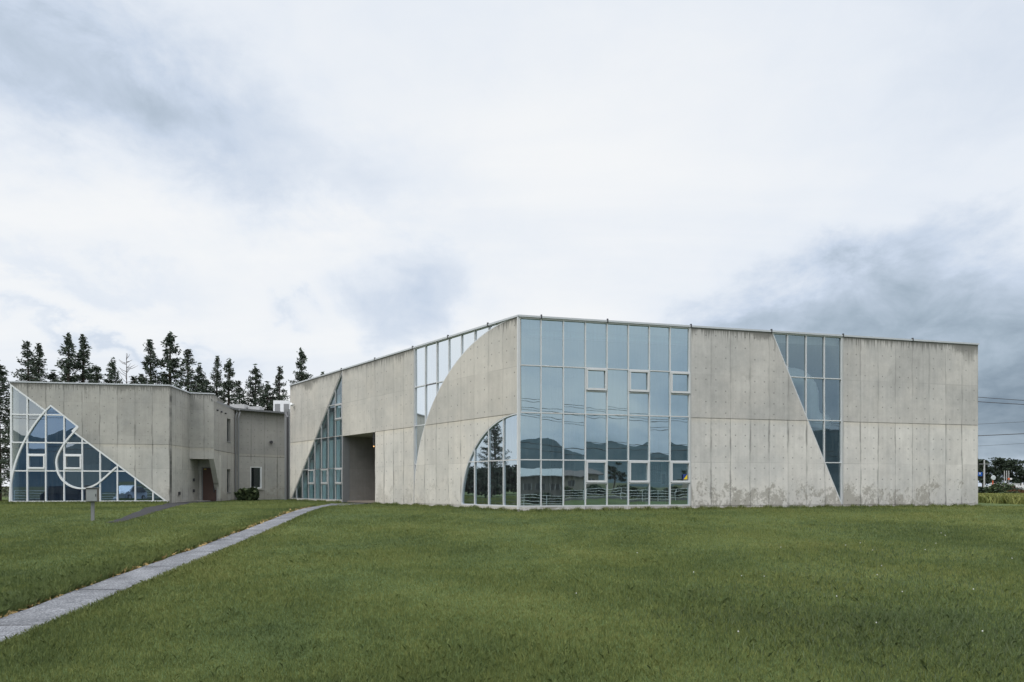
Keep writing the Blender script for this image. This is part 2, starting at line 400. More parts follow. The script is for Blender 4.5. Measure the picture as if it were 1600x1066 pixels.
ZB = .14; ROWS = [.14, 1.95, 3.76, 5.57, 7.40]; ZT = 7.40
def glazing(name, P, cols, rows, m_frame, m_glass, parent, loc, rz, ins=(), wd=.042, edge=.05, yg=.07, y0=.012, tilt=.006, extra=None, label=None):
    """curtain wall filling outline P: frame (part) > glass_pane, opening_window (sub-parts)"""
    bm = bmesh.new()
    if area(P) < 0: P = P[::-1]
    band(bm, P, edge, y0-.006, .11, closed=True, side=1)
    for x in cols:
        for a, b in spans(P, x): box(bm, x-wd/2, x+wd/2, y0, .10, a+edge*.7, b-edge*.7)
    for z in rows:
        for a, b in spans(P, z, 1):
            xs = [a+edge*.7]+[c for c in cols if a+edge < c < b-edge]+[b-edge*.7]
            for i in range(len(xs)-1):
                p, q = xs[i], xs[i+1]
                if i > 0: p += wd/2
                if i < len(xs)-2: q -= wd/2
                if q-p > .02: box(bm, p, q, y0+.003, .10, z-wd/2, z+wd/2)
    for (x0, x1, z0, z1) in ins:      # rail under an opening window
        box(bm, x0+wd/2, x1-wd/2, y0+.003, .10, z0-.07, z0-.07+wd)
    if extra: extra(bm)
    fr = obj(name, bm, m_frame, parent, loc, rz)
    if label: fr['label'] = label
    gb = bmesh.new()
    cx = sorted(set([min(p[0] for p in P)-.01]+list(cols)+[max(p[0] for p in P)+.01])); rz_ = sorted(set([min(p[1] for p in P)-.01]+list(rows)+[max(p[1] for p in P)+.01]))
    for i in range(len(cx)-1):
        for j in range(len(rz_)-1):
            Q = cliprect(P, cx[i], cx[i+1], rz_[j], rz_[j+1])
            if not Q: continue
            mx, mz = (cx[i]+cx[i+1])/2, (rz_[j]+rz_[j+1])/2; ta, tb = random.uniform(-tilt, tilt), random.uniform(-tilt, tilt)
            f = gb.faces.new([gb.verts.new((x, yg+ta*(x-mx)+tb*(z-mz), z)) for x, z in Q])
            f.normal_update()
            if f.normal.y > 0: f.normal_flip()
            if len(Q) > 4: bmesh.ops.triangulate(gb, faces=[f])
    obj('glass_pane', gb, m_glass, fr, recalc=False)
    for (x0, x1, z0, z1) in ins:
        wb = bmesh.new(); a, b, c_, e = x0+wd/2+.004, x1-wd/2-.004, z0, z1-wd/2-.004
        for s in ((a, b, c_, c_+.075), (a, b, e-.065, e)): box(wb, s[0], s[1], -.022, .05, s[2], s[3])
        for s in ((a, a+.065), (b-.065, b)): box(wb, s[0], s[1], -.02, .05, c_+.075, e-.065)
        box(wb, a+.02, b-.02, -.035, -.023, c_-.012, c_+.02)
        wo = obj('opening_window', wb, m_frame, fr)
    return fr

# ------------------------------------------------------------------ ground
HD = [(-400, 1.75), (0, 1.75), (6, 1.68), (10, 1.51), (14, 1.37), (18, 1.2), (22, 1.0), (25, .93), (400, .93)]
def hgt(y): return float(np.interp(y, [p[0] for p in HD], [p[1] for p in HD]))
def gz(y): return EYE-hgt(y)

gm, t, out = mat('lawn_ground')
o_ = t.new('ShaderNodeTexCoord').outputs['Object']
gx, gy, gzz = t.xyz(o_)[:3]
a = t.noise(o_, .22, 5, .6); b = t.noise(o_, 1.6, 5, .65); c3 = t.noise(o_, 40, 4, .7)
fine = t.m('ADD', t.m('MULTIPLY', a, .55), t.m('ADD', t.m('MULTIPLY', b, .25), t.m('MULTIPLY', c3, .20)))
lawn = t.ramp(fine, [(.30, (.034, .052, .020)), (.50, (.060, .086, .029)), (.66, (.09, .118, .036))])
far = t.ramp(t.noise(o_, .03, 5, .6), [(.35, (.040, .050, .022)), (.6, (.07, .075, .034))])
c = t.mix(t.ss(t.m('ABSOLUTE', t.m('SUBTRACT', gy, 20)), 26, 40), lawn, far)
bsdf(t, out, c, .95, 0, c3, .5, spec=.15, bdist=.03)
ys = [-3500, -800, -200, -60, -20, -4]+list(np.arange(0, 30.1, .5))+[36, 50, 80, 140, 300, 900, 3500]
xs = [-3500, -900, -250, -90, -45]+list(range(-36, 37, 4))+[45, 90, 250, 900, 3500]
V = [(x, y, gz(y)) for y in ys for x in xs]; nx = len(xs)
Fc = [(j*nx+i, j*nx+i+1, (j+1)*nx+i+1, (j+1)*nx+i) for j in range(len(ys)-1) for i in range(nx-1)]
tag(raw('ground', V, Fc, gm), kind='structure')

# footpath of cast concrete slabs to the portal
pm, t, out = mat('path_concrete')
o_ = t.new('ShaderNodeTexCoord').outputs['Object']
sp = t.noise(o_, 42, 2, .8); lg = t.noise(o_, 1.6, 7, .7)
c = t.ramp(t.m('ADD', t.m('MULTIPLY', sp, .66), t.m('MULTIPLY', lg, .40)), [(.36, (.030, .033, .038)), (.53, (.105, .11, .122)), (.68, (.27, .278, .30))])
bsdf(t, out, c, .9, 0, sp, .5, bdist=.01)
PA, PB_, PW = -4.85, -.135, .74
def pathx(y): return PA+PB_*y
bm = bmesh.new(); y = 1.2
while y < 31:
    L = 1.95
    seg = [y+.02+(L-.035)*k/5 for k in range(6)]; tl = random.uniform(-.006, .006)
    lo = []; hi = []
    for q in seg:
        w0 = PW/2+random.uniform(-.06, .02); w1 = PW/2+random.uniform(-.06, .02)
        if q > 27: w1 += (q-27)*.22
        lo.append((pathx(q)-w0, q, gz(q)+.022+tl)); hi.append((pathx(q)+w1, q, gz(q)+.022-tl))
    for k in range(5):
        bm.faces.new([bm.verts.new(p) for p in (lo[k], hi[k], hi[k+1], lo[k+1])])
    for A_, B__ in ((lo[0], hi[0]), (lo[-1], hi[-1])):
        bm.faces.new([bm.verts.new(p) for p in (A_, B__, (B__[0], B__[1], B__[2]-.05), (A_[0], A_[1], A_[2]-.05))])
    y += L
bmesh.ops.remove_doubles(bm, verts=bm.verts[:], dist=.0005)
tag(obj('footpath', bm, pm), kind='structure')
bm = bmesh.new(); q0 = [bm.verts.new((pathx(y_)+s*PW*.5*k, y_, gz(y_)+.006)) for (y_, s, k) in ((1.2, -1, 1.05), (1.2, 1, 1.0), (31, 1, 1), (31, -1, 1.05))]
soil = plain('bare_soil', (.10, .075, .045), .95, 0, .35, 20)
# soil strip follows the slope
bm.free(); bm = bmesh.new(); pr = None
for y_ in np.arange(1.2, 31, .5):
    cur = [bm.verts.new((pathx(y_)-PW*.5-.07-random.random()*.06, y_, gz(y_)+.008)), bm.verts.new((pathx(y_)+PW*.5+.03, y_, gz(y_)+.008))]
    if pr: bm.faces.new([pr[0], pr[1], cur[1], cur[0]])
    pr = cur
tag(obj('path_edge_soil', bm, soil), kind='structure')
# worn asphalt walk to the side door
am = plain('worn_asphalt', (.038, .038, .040), .95, 0, .3, 12, spec=.1)
wk = [(-12.3, 19.0), (-12.9, 21.2), (-14.2, 25.0), (-16.4, 30.2), (-17.6, 33.5), (-18.0, 36.4), (-17.9, 39.5)]
wl = [(-12.7, 19.0), (-13.6, 21.6), (-15.5, 25.6), (-17.6, 30.6), (-18.85, 33.2), (-19.2, 36.4), (-19.9, 39.5)]
bm = bmesh.new(); A_ = []; 
for i in range(len(wk)-1):
    for k in range(6):
        s = k/6; p = [wk[i][j]+(wk[i+1][j]-wk[i][j])*s for j in (0, 1)]; q = [wl[i][j]+(wl[i+1][j]-wl[i][j])*s for j in (0, 1)]
        A_.append((bm.verts.new((q[0]+random.uniform(-.12, .12), q[1], gz(q[1])+.016)), bm.verts.new((p[0]+random.uniform(-.12, .12), p[1], gz(p[1])+.016))))
for u, v in zip(A_, A_[1:]): bm.faces.new([u[0], u[1], v[1], v[0]])
tag(obj('asphalt_walk', bm, am), kind='structure')

# ------------------------------------------------------------------ MAIN BUILDING: two wings meeting at an obtuse corner
TH, PH = math.atan(F/4313), math.atan(F/864)
CX, CY = .247, 23.15
CW = .9; N = 24; LW = CW*N
rdir = Vector((math.cos(TH), math.sin(TH))); ldir = Vector((-math.cos(PH), math.sin(PH)))
RE = Vector((CX, CY))+rdir*LW; LE = Vector((CX, CY))+ldir*LW
rin = Vector((-math.sin(TH), math.cos(TH))); lin = Vector((math.sin(PH), math.cos(PH)))
bld = thing('gallery_building', 'large angular concrete building with blue glass corner and curved arc window cut-outs', 'building', (CX, CY, 0))
LR = (0, 0, 0); RR = TH                                   # right wing frame: x to the right, y inward
LL = (LE.x-CX, LE.y-CY, 0); RL = -PH                      # left wing frame: x=0 at far left end, corner at x=LW
def right(name, bm, m, **k): return obj(name, bm, m, bld, LR, RR, **k)
def left(name, bm, m, **k): return obj(name, bm, m, bld, LL, RL, **k)
TK = .30; ZJ = 3.72; GV = (-100, 100, ZJ-.012, ZJ+.016)
def cwall(P, m, place, y1=TK, extra_holes=(), name='concrete_wall'):
    bm = bmesh.new(); wall(bm, P, 0, y1, holes=[GV, (-100, 100, ZB-.016, ZB+.004)]) if not extra_holes else wall(bm, P, 0, y1, holes=extra_holes)
    x0 = min(p[0] for p in P); x1 = max(p[0] for p in P)
    Q = clip(clip(P, 1, ZJ-.06, False), 1, ZJ+.06, True)
    if len(Q) >= 3: prism(bm, [(p[0], p[1]) for p in Q], .025, y1-.02)
    Q = clip(clip(P, 1, .02, False), 1, ZB+.05, True)
    if len(Q) >= 3: prism(bm, [(p[0], p[1]) for p in Q], .03, y1-.03)
    return place(name, bm, m)
# right wing ----------------------------------------------------------------
DX0, DX1 = 10.93, 14.33
cwall([(7.2, 0), (14.4, 0), (14.4, ZB), (DX1, ZB), (DX0, ZT), (7.2, ZT)], M['con_right'], right)
cwall([(14.4, 0), (LW, 0), (LW, ZT), (14.4, ZT)], M['con_right'], right)
bm = bmesh.new(); box(bm, 0, 7.2, .01, TK, -.15, ZB); right('plinth', bm, M['con_right'])
c4 = [(k, 3.5) for k in ()]
ins = [(CW*k, CW*(k+1), z1-.86, z1) for k in (3, 5, 7) for z1 in (1.95, 5.57)]
colsR = [CW*k for k in range(1, 8)]
gR = glazing('curtain_wall', [(0.03, ZB), (7.17, ZB), (7.17, ZT), (0.03, ZT)], colsR, ROWS[1:4], M['alu'], M['glass_r'], bld, LR, RR, ins)
# round emblem sticker: blue square with a yellow corner
bm = bmesh.new(); box(bm, 6.86, 7.06, .015, .019, 1.20, 1.42)
st = obj('sticker', bm, plain('sticker_blue', (.02, .05, .22), .4), gR)
bm = bmesh.new(); prism(bm, [(6.88, 1.215), (7.05, 1.215), (7.05, 1.41)], .010, .0145)
st2 = obj('sticker_corner', bm, plain('sticker_yellow', (.75, .55, .02), .4), gR)
glazing('curtain_wall', [(DX0, ZT), (DX1, ZB), (14.37, ZB), (14.37, ZT)], [CW*k for k in (13, 14, 15)], ROWS[1:4], M['alu'], M['glass_d'], bld, LR, RR, edge=.045)
# left wing (v measured from its far end, corner at v = LW) ------------------------
CVX = LW
big = arc(CVX, .20, 7.2, 90, 178.5, 72); small = arc(CVX, ZB, 3.6, 90, 180, 56)
P = big+[(LW-7.2, ZB+.02), (LW-7.2, 0), (LW-3.6, 0)]+small[::-1][:-1]+[(LW, small[0][1])]
cwall(P, M['con_left'], left)
bm = bmesh.new(); box(bm, LW-3.6, LW-.01, .01, TK, -.15, ZB); left('plinth', bm, M['con_left'])
Pg = [(LW-7.17, ZT), (LW-7.17, .3)]+[p for p in big[::-1] if p[1] > .3]+[(LW, ZT)]
Pg = clean([(min(x, LW-.01), z) for x, z in Pg])
glazing('arc_glazing', Pg, [LW-CW*k for k in range(1, 8)], ROWS[1:4], M['alu'], M['glass_l'], bld, LL, RL, edge=.04, label='tall sliver of glass above the big concrete arc')
Ps = [(LW-.03, ZB), (LW-.03, 3.72)]+small[1:-1]+[(LW-3.58, ZB)]
glazing('quarter_round_window', Ps, [LW-CW*k for k in (1, 2, 3)], [1.95], M['alu'], M['glass_q'], bld, LL, RL, edge=.05)
p12, p16 = LW-CW*12, LW-CW*16
bm = bmesh.new(); wall(bm, [(p16, 0), (LW-7.2, 0), (LW-7.2, ZT), (p16, ZT)], 0, TK, holes=[(p16, p12, -1, ZJ), (p12, 100, ZJ-.012, ZJ+.016)])
prism(bm, [(p12, ZJ-.06), (LW-7.2, ZJ-.06), (LW-7.2, ZJ+.06), (p12, ZJ+.06)], .025, TK-.02); left('concrete_wall', bm, M['con_left'])
tri = [(.06, 0), (.06, ZB), (p16-.03, ZT), (0, ZT), (0, 0)]
cwall([(0, 0), (.10, 0), (.14, ZB), (p16-.05, ZT), (0, ZT)], M['con_left'], left)
bm = bmesh.new(); box(bm, .16, p16, .01, TK, -.15, ZB); left('plinth', bm, M['con_left'])
insL = [(LW-CW*(k+1), LW-CW*k, z1-.86, z1) for k, z1 in ((16, 1.95), (18, 1.95), (20, 1.95), (16, 5.57))]
glazing('triangular_window', [(.18, ZB), (p16-.03, ZB), (p16-.03, ZT-.05)], [LW-CW*k for k in range(17, 24)], ROWS[1:4], M['alu_grey'], M['glass_t'], bld, LL, RL, insL, edge=.045)
# portal -------------------------------------------------------------------
bm = bmesh.new(); box(bm, p16-.02, p16+.08, -.012, .40, 0, ZJ-.004); left('portal_post', bm, M['steel_grey'])
bm = bmesh.new(); box(bm, p16-.07, p16+.07, .401, 5.2, 0, ZJ); left('portal_side_wall', bm, M['con_portal_shaded'])
bm = bmesh.new(); box(bm, p12, p12+.15, TK, 5.2, 0, ZJ); left('portal_side_wall', bm, M['con_left'])
bm = bmesh.new(); box(bm, p16+.15, p12, 5.2, 5.4, 0, ZJ); left('portal_back_wall', bm, M['con_left'])
bm = bmesh.new(); box(bm, p16, p12+.15, TK+.001, 5.4, ZJ+.001, ZJ+.2); left('portal_ceiling', bm, M['con_left'])
bm = bmesh.new(); box(bm, p16+.15, p12, .02, 5.2, -.05, .05); left('portal_floor', bm, am)
em, t, out = mat('warm_lamp'); e = t.new('ShaderNodeEmission'); e.inputs[0].default_value = rgb(1, .55, .22); e.inputs[1].default_value = 1.6; t.l.new(e.outputs[0], out.inputs[0])
bm = bmesh.new(); bmesh.ops.create_icosphere(bm, subdivisions=2, radius=.035, matrix=Matrix.Translation((p12-.30, .10, 3.0)))
lmp = left('portal_lamp', bm, em, smooth=True)
bxo('lamp_bracket', M['dark'], lmp, p12-.33, p12-.27, .07, .13, 3.04, ZJ+.002)
# security camera
bm = bmesh.new(); tube(bm, [(.55, -.16, 6.18), (.78, -.2, 6.05)], .075, 10); sc_ = left('security_camera', bm, M['white'])
bm = bmesh.new(); tube(bm, [(.62, .0, 6.15), (.62, -.14, 6.15)], .03); obj('bracket', bm, M['white'], sc_)
# coping, joints in the coping
def coping(place, x0, x1, ticks):
    bm = bmesh.new(); box(bm, x0, x1, -.035, TK+.02, ZT+.002, ZT+.075); o = place('coping', bm, M['cap'])
    for q in ticks: bxo('coping_clip', M['dark'], o, q-.025, q+.025, -.045, .03, ZT-.02, ZT+.13)
coping(right, 0, LW+.03, [.9, 3.6, 7.2, 10.9, 14.4, 18.0])
coping(left, -.03, LW, [LW-CW*k for k in (2, 5, 8.1, 12, 16.1)])
# corner post
bm = bmesh.new(); tube(bm, [(0, .045, 0.05), (0, .045, ZT)], .05, 10); right('corner_post', bm, M['alu'])
for q in (7.17, 14.37): bxo('joint_strip', M['alu_grey'], bld, q, q+.045, -.012, .1, ZB, ZT, LR, RR)
bxo('joint_strip', M['alu_grey'], bld, LW-7.205, LW-7.165, -.012, .1, ZB, ZT, LL, RL); bxo('joint_strip', M['alu_grey'], bld, p16-.03, p16+.012, -.0125, .1, ZJ, ZT, LL, RL)
# shell behind: end walls, back walls, roof, floor
DEP = 10.0
K = Vector((CX, CY))
bis = (rin+lin).normalized(); kk = DEP/bis.dot(rin)
def Lc(v): return (v.x-CX, v.y-CY)
Cin = K+bis*kk; REb = RE+rin*DEP; LEb = LE+lin*DEP
def poly_slab(name, pts, z0, z1, m):
    bm = bmesh.new(); a = [bm.verts.new((*Lc(p), z0)) for p in pts]; b = [bm.verts.new((*Lc(p), z1)) for p in pts]
    fs = [bm.faces.new(a[::-1]), bm.faces.new(b)]; n = len(pts)
    for i in range(n): bm.faces.new([a[i], a[(i+1) % n], b[(i+1) % n], b[i]])
    bm.normal_update(); bmesh.ops.triangulate(bm, faces=fs)
    return obj(name, bm, m, bld)
def inset(d_): # plan outline moved in by d_ from the facades
    k2 = d_/bis.dot(rin)
    return [LE+lin*d_-ldir*d_, K+bis*k2, RE+rin*d_-rdir*d_, REb-rin*.3-rdir*d_, Cin-bis*.3, LEb-lin*.3-ldir*d_]
poly_slab('roof', inset(.29), 7.05, 7.395, M['inner'])
poly_slab('floor', inset(.25), .02, .13, M['inner_floor'])
def vslab(name, a, b, th, z0, z1, m):
    d_ = (b-a); L = d_.length; an = math.atan2(d_.y, d_.x)
    bm = bmesh.new(); box(bm, 0, L, 0, th, z0, z1)
    return obj(name, bm, m, bld, (*Lc(a), 0), an)
vslab('end_wall', RE-rdir*.001+rin*.3, REb, .3, 0, ZT, M['con_right'])
vslab('end_wall', LEb+ldir*.0, LE+lin*.3, .3, 0, ZT, M['con_left'])
vslab('back_wall', REb, Cin, .3, 0, ZT-.01, M['con_right']); vslab('back_wall', Cin, LEb, .3, 0, ZT-.015, M['con_left'])
# inner partitions behind the glass
def part_r(x0, x1, y, z0, z1, m, name='partition'):
    bm = bmesh.new(); box(bm, x0, x1, y, y+.12, z0, z1); return right(name, bm, m)
def part_l(x0, x1, y, z0, z1, m, name='partition'):
    bm = bmesh.new(); box(bm, x0, x1, y, y+.12, z0, z1); return left(name, bm, m)
part_r(4.2, LW-.4, 6.0, .13, 7.05, M['inner']); part_l(.4, LW-4.2, 6.0, .13, 7.05, M['inner'])
for q in (8.2, 17.5): bxo('partition', M['con_link'], bld, q, q+.12, .31, 5.99, .131, 7.049, LR, RR)
bm = bmesh.new(); box(bm, LW-7.9, LW-7.78, .31, 6.0, .13, 7.05); left('partition', bm, M['inner'])
# pale ceiling bulkhead behind the top row of panes
bm = bmesh.new(); box(bm, .5, 8.1, .55, .8, 6.85, 7.05); right('bulkhead', bm, M['blind'])
# blinds behind the triangular window: pale fins with teal reveals between
bm = bmesh.new()
for k in range(16, 23):
    for z0, z1 in ((.16, 3.62), (3.8, 6.6)):
        zz1 = min(z1, (LW-CW*(k+.1))/ (p16)*7.3-.1)
        if zz1 > z0+.2: bxo('window_blind', M['blind'], bld, LW-CW*(k+1)+.34, LW-CW*k-.03, .34, .38, z0, zz1, LL, RL)
bm.free()
bm = bmesh.new(); box(bm, .3, p16, .9, .96, .13, 7.0); left('inner_screen', bm, M['teal'])
# air duct bending down behind the slanted glazing
bm = bmesh.new()
pts = [(11.2, .95, 5.75), (12.6, .95, 5.75)]+[(12.6+.85*math.sin(rad(a_)), .95, 4.9+.85*math.cos(rad(a_))) for a_ in (20, 40, 60, 80)]+[(13.45, .95, 4.75), (13.45, .95, 4.45)]+[(14.05-.6*math.cos(rad(a_)), .95, 4.35-.6*math.sin(rad(a_))) for a_ in (15, 35, 55, 75)]+[(14.25, .95, 3.76)]
tube(bm, pts, .42, 16); right('air_duct', bm, M['duct'], smooth=True)

# ------------------------------------------------------------------ LEFT BUILDING
def ux(px, D): return (px-800)*D/F
FL = Vector((ux(14.5, 32.5), 32.5)); FR_ = Vector((ux(265, 33.7), 33.7))
fd = (FR_-FL); FWd = fd.length; fd = fd.normalized(); fin_ = Vector((-fd.y, fd.x)); fa = math.atan2(fd.y, fd.x)
def fuv(px, py):                       # picture position -> (u, z) on the facade plane
    r = Vector(((px-800)/F, 1)); nrm = Vector((fd.y, -fd.x)); tt = FL.dot(nrm)/r.dot(nrm)
    return ((r*tt-FL).dot(fd), EYE+(760-py)*tt/F)
ann = thing('annex_building', 'lower grey concrete building with triangular glass front and white circle frame', 'building', (FL.x, FL.y, 0))
AT = 6.50; AB = .06
print('annex width', FWd, fuv(265, 787), fuv(14.5, 597))
tl = (.03, AT-.05); br = (FWd-.05, AB)
def dz(u): return tl[1]+(br[1]-tl[1])*(u-tl[0])/(br[0]-tl[0])
sq = [fuv(70.4, 640), fuv(78.8, 632), fuv(122.5, 666), fuv(115, 675.5)]
ua, ub = sq[0][0], sq[3][0]
outl = [tl, (.03, AB), br, (ub, dz(ub)), sq[2], sq[1], (ua, dz(ua))]
bm = bmesh.new(); wall(bm, [(0, AT), tl, (ua, dz(ua)), sq[1], sq[2], (ub, dz(ub)), br, (FWd, AB), (FWd, AT)], 0, .3, holes=[(-50, 50, 3.232, 3.256)])
prism(bm, clip(clip([(ub, dz(ub)), br, (FWd, AB), (FWd, AT), (ub, AT)], 1, 3.18, False), 1, 3.3, True), .02, .28)
obj('concrete_wall', bm, M['con_annex'], ann, (0, 0, 0), fa)
bm = bmesh.new(); box(bm, 0, FWd, .004, .3, -.2, AB); obj('plinth', bm, M['con_annex'], ann, (0, 0, 0), fa)
colsA = [fuv(q, 740)[0] for q in (42, 71, 99.7, 128, 156, 183, 211, 238.7)]
rowsA = [fuv(100, 648.6)[1], fuv(100, 692)[1], fuv(100, 736)[1]]
ccx, ccz = fuv(127.5, 722); cR = ccz-fuv(127.5, 763)[1]
def amask(t, x, z):
    dx = t.m('SUBTRACT', x, ccx); dz_ = t.m('SUBTRACT', z, ccz)
    r1 = t.m('SQRT', t.m('ADD', t.m('MULTIPLY', dx, dx), t.m('MULTIPLY', dz_, dz_)))
    k = t.m('LESS_THAN', r1, cR)
    c0 = (6.2, 0.1); dx2 = t.m('SUBTRACT', x, arcC[0]); dz2 = t.m('SUBTRACT', z, arcC[1])
    r2 = t.m('SQRT', t.m('ADD', t.m('MULTIPLY', dx2, dx2), t.m('MULTIPLY', dz2, dz2)))
    k2 = t.m('GREATER_THAN', r2, arcR)
    k2 = t.m('MULTIPLY', k2, t.m('LESS_THAN', x, 1.9))
    return t.m('MAXIMUM', t.m('MULTIPLY', k, .55), k2)
apx = [(70.4, 642), (62, 652), (54, 662.5), (44, 678), (36, 693), (28, 711), (22, 730), (18, 748), (15.8, 766), (15.2, 786)]
aP = [fuv(*q) for q in apx]
# circle through three points of the arc
(x1, z1), (x2, z2), (x3, z3) = aP[0], aP[4], aP[8]
A_ = np.array([[x2-x1, z2-z1], [x3-x1, z3-z1]])*2; B_ = np.array([x2*x2-x1*x1+z2*z2-z1*z1, x3*x3-x1*x1+z3*z3-z1*z1])
arcC = tuple(np.linalg.solve(A_, B_)); arcR = math.hypot(x1-arcC[0], z1-arcC[1])
M['glass_a'] = glass_mat('glass_annex', (.46, .64, .86), (.22, .34, .44), .40, .03, mask=amask, dirt=.04)
circ = [fuv(*q) for q in [(122, 667), (114, 676.5), (104, 688), (97.5, 697.5), (91.5, 708), (88.2, 718), (88, 726), (90.3, 738), (96.5, 749), (106, 757.5), (117, 762), (127.5, 763.3), (138, 762), (148, 758), (157, 752), (170, 740.5), (181.5, 730)]]
def smoothline(L, n=4):
    out = []
    for i in range(len(L)-1):
        p0, p1, p2, p3 = L[max(i-1, 0)], L[i], L[i+1], L[min(i+2, len(L)-1)]
        for k in range(n):
            s = k/n
            out.append(tuple(.5*(2*p1[j]+(p2[j]-p0[j])*s+(2*p0[j]-5*p1[j]+4*p2[j]-p3[j])*s*s+(3*p1[j]-p0[j]-3*p2[j]+p3[j])*s**3) for j in (0, 1)))
    return out+[L[-1]]
def curves(bm):
    band(bm, smoothline(aP), .085, -.012, .09); band(bm, smoothline(circ), .085, -.014, .09)
insA = [(colsA[i], colsA[i+1], z0_, rowsA[1]-.02) for i, z0_ in ((0, fuv(60, 733)[1]), (2, fuv(115, 733)[1]))]
insA = [(a, b, fuv(60, 734)[1]+.06, fuv(60, 710)[1]) for (a, b) in ((colsA[0], colsA[1]), (colsA[2], colsA[3]))]
gA = glazing('triangular_glass_front', outl, colsA, rowsA, M['white'], M['glass_a'], ann, (0, 0, 0), fa, insA, wd=.065, edge=.085, extra=curves)
for (a, b, z0_, z1_) in insA: bxo('window_head', M['white'], gA, a+.03, b-.03, -.002, .09, z1_-.035, z1_+.03)
# wall A runs straight back from the facade, box B overhangs the side door
A0 = FR_; A1 = Vector((ux(296.6, 36.4), 36.4)); A2 = A0+(A1-A0)*((37.7-33.7)/(36.4-33.7)); B1 = Vector((ux(334.2, 36.75), 36.75)); C1 = Vector((ux(367.5, 41.2), 41.2)); DD0 = Vector((ux(371.5, 41.4), 41.4)); D1 = Vector((ux(455, 43.9), 43.9))
def rel(v, o): return (v.x-o.location.x, v.y-o.location.y, 0)
def strip(name, a, b, P, m, parent, y1=.3, holes=(), y0=0):
    d_ = b-a; an = math.atan2(d_.y, d_.x); bm = bmesh.new(); wall(bm, P, y0, y1, holes)
    return obj(name, bm, m, parent, rel(a, parent), an)
la = (A2-A0).length
strip('side_wall', A0, A2, [(.302, -.2), (la, -.2), (la, AT), (.302, AT)], M['con_annex_side'], ann, holes=[(-9, 99, 3.232, 3.256)])
strip('side_wall_core', A0, A2, [(.32, 3.1), (la, 3.1), (la, 3.4), (.32, 3.4)], M['con_annex'], ann, y0=.02, y1=.28)
lb = (B1-A1).length; ZO = 2.58
strip('overhang', A1, B1, [(.0, ZO), (lb, ZO), (lb, AT), (0, AT)], M['con_annex_side'], ann, y1=2.9, holes=[(-9, 99, 3.232, 3.256)], y0=0)
strip('overhang_core', A1, B1, [(.0, 3.1), (lb-.02, 3.1), (lb-.02, 3.4), (0, 3.4)], M['con_annex'], ann, y1=2.8, y0=.02)
# coping of the annex
for a, b in ((FL, FR_), (A0, A1), (A1, B1)):
    l_ = (b-a).length; strip('coping', a, b, [(-.02, AT+.002), (l_+.02, AT+.002), (l_+.02, AT+.07), (-.02, AT+.07)], M['cap'], ann, y0=-.03, y1=.34)
backL = FL+fin_*11; backR = A2+fin_*4
def slab(name, pts, z0, z1, m, parent):
    o = parent.location; bm = bmesh.new(); a = [bm.verts.new((p.x-o.x, p.y-o.y, z0)) for p in pts]; b = [bm.verts.new((p.x-o.x, p.y-o.y, z1)) for p in pts]
    fs = [bm.faces.new(a[::-1]), bm.faces.new(b)]; n = len(pts)
    for i in range(n): bm.faces.new([a[i], a[(i+1) % n], b[(i+1) % n], b[i]])
    bm.normal_update(); bmesh.ops.triangulate(bm, faces=fs); return obj(name, bm, m, parent)
slab('roof', [FL+fd*.31+fin_*.31, FR_+fin_*.31-fd*.31, A2-fd*.31, backR-fd*.31, backL+fd*.31-fin_*.01], 6.1, 6.4, M['inner'], ann)
slab('floor', [FL+fd*.31+fin_*.31, FR_+fin_*.31-fd*.31, A2-fd*.31, backR-fd*.31, backL+fd*.31-fin_*.01], 0, .05, M['inner_floor'], ann)
strip('side_wall', backL, FL+fin_*.301, [(0, -.2), (10.7, -.2), (10.7, AT), (0, AT)], M['con_annex'], ann)
strip('back_wall', backR, backL, [(0, -.2), ((backR-backL).length, -.2), ((backR-backL).length, AT-.01), (0, AT-.01)], M['con_annex'], ann)
bm = bmesh.new(); box(bm, .4, FWd-.4, 4.6, 4.72, .05, 6.1); obj('partition', bm, M['inner'], ann, (0, 0, 0), fa)
# side door under the overhang
dw0 = A2; dw1 = Vector((ux(341.4, 37.7), 37.7)); ldw = (dw1-dw0).length
d0_, d1_ = ux(314.6, 37.7)-dw0.x, ux(338.5, 37.7)-dw0.x
strip('door_wall', dw0, dw1, [(0, -.2), (ldw, -.2), (ldw, ZO+.3), (0, ZO+.3)], M['con_annex'], ann, holes=[(d0_, d1_, -1, 2.12)])
dr = bxo('door', M['door'], ann, d0_+.05, d1_-.05, .10, .15, .02, 2.07, rel(dw0, ann))
bxo('door_handle', M['dark'], dr, d1_-.22, d1_-.17, .04, .10, .55, 1.35)
bm = bmesh.new(); box(bm, d0_, d0_+.05, .06, .2, 0, 2.12); box(bm, d1_-.05, d1_, .06, .2, 0, 2.12); box(bm, d0_+.05, d1_-.05, .06, .2, 2.07, 2.12); obj('door_frame', bm, M['steel_grey'], dr)
bxo('exit_plate', plain('yellow_plate', (.5, .4, .1), .5), dr, d0_+.12, d0_+.26, .09, .1, 1.96, 2.03)
for (px, py) in ((279.5, 771), (302, 767), (302, 750)):
    rr_ = (px-800)/F; v_ = A2-A0; q = A0+v_*((rr_*A0.y-A0.x)/(v_.x-rr_*v_.y))
    D_ = q.y; bxo('wall_outlet', M['dark'], ann, (q-A0).length-.09, (q-A0).length+.06, -.08, -.001, EYE+(760-py)*D_/F-.09, EYE+(760-py)*D_/F+.09, rel(A0, ann), math.atan2((A2-A0).y, (A2-A0).x))
step = bxo('door_step', M['con_link'], ann, -.1, ldw-.5, -1.0, 0, -.1, .05, rel(dw0, ann))

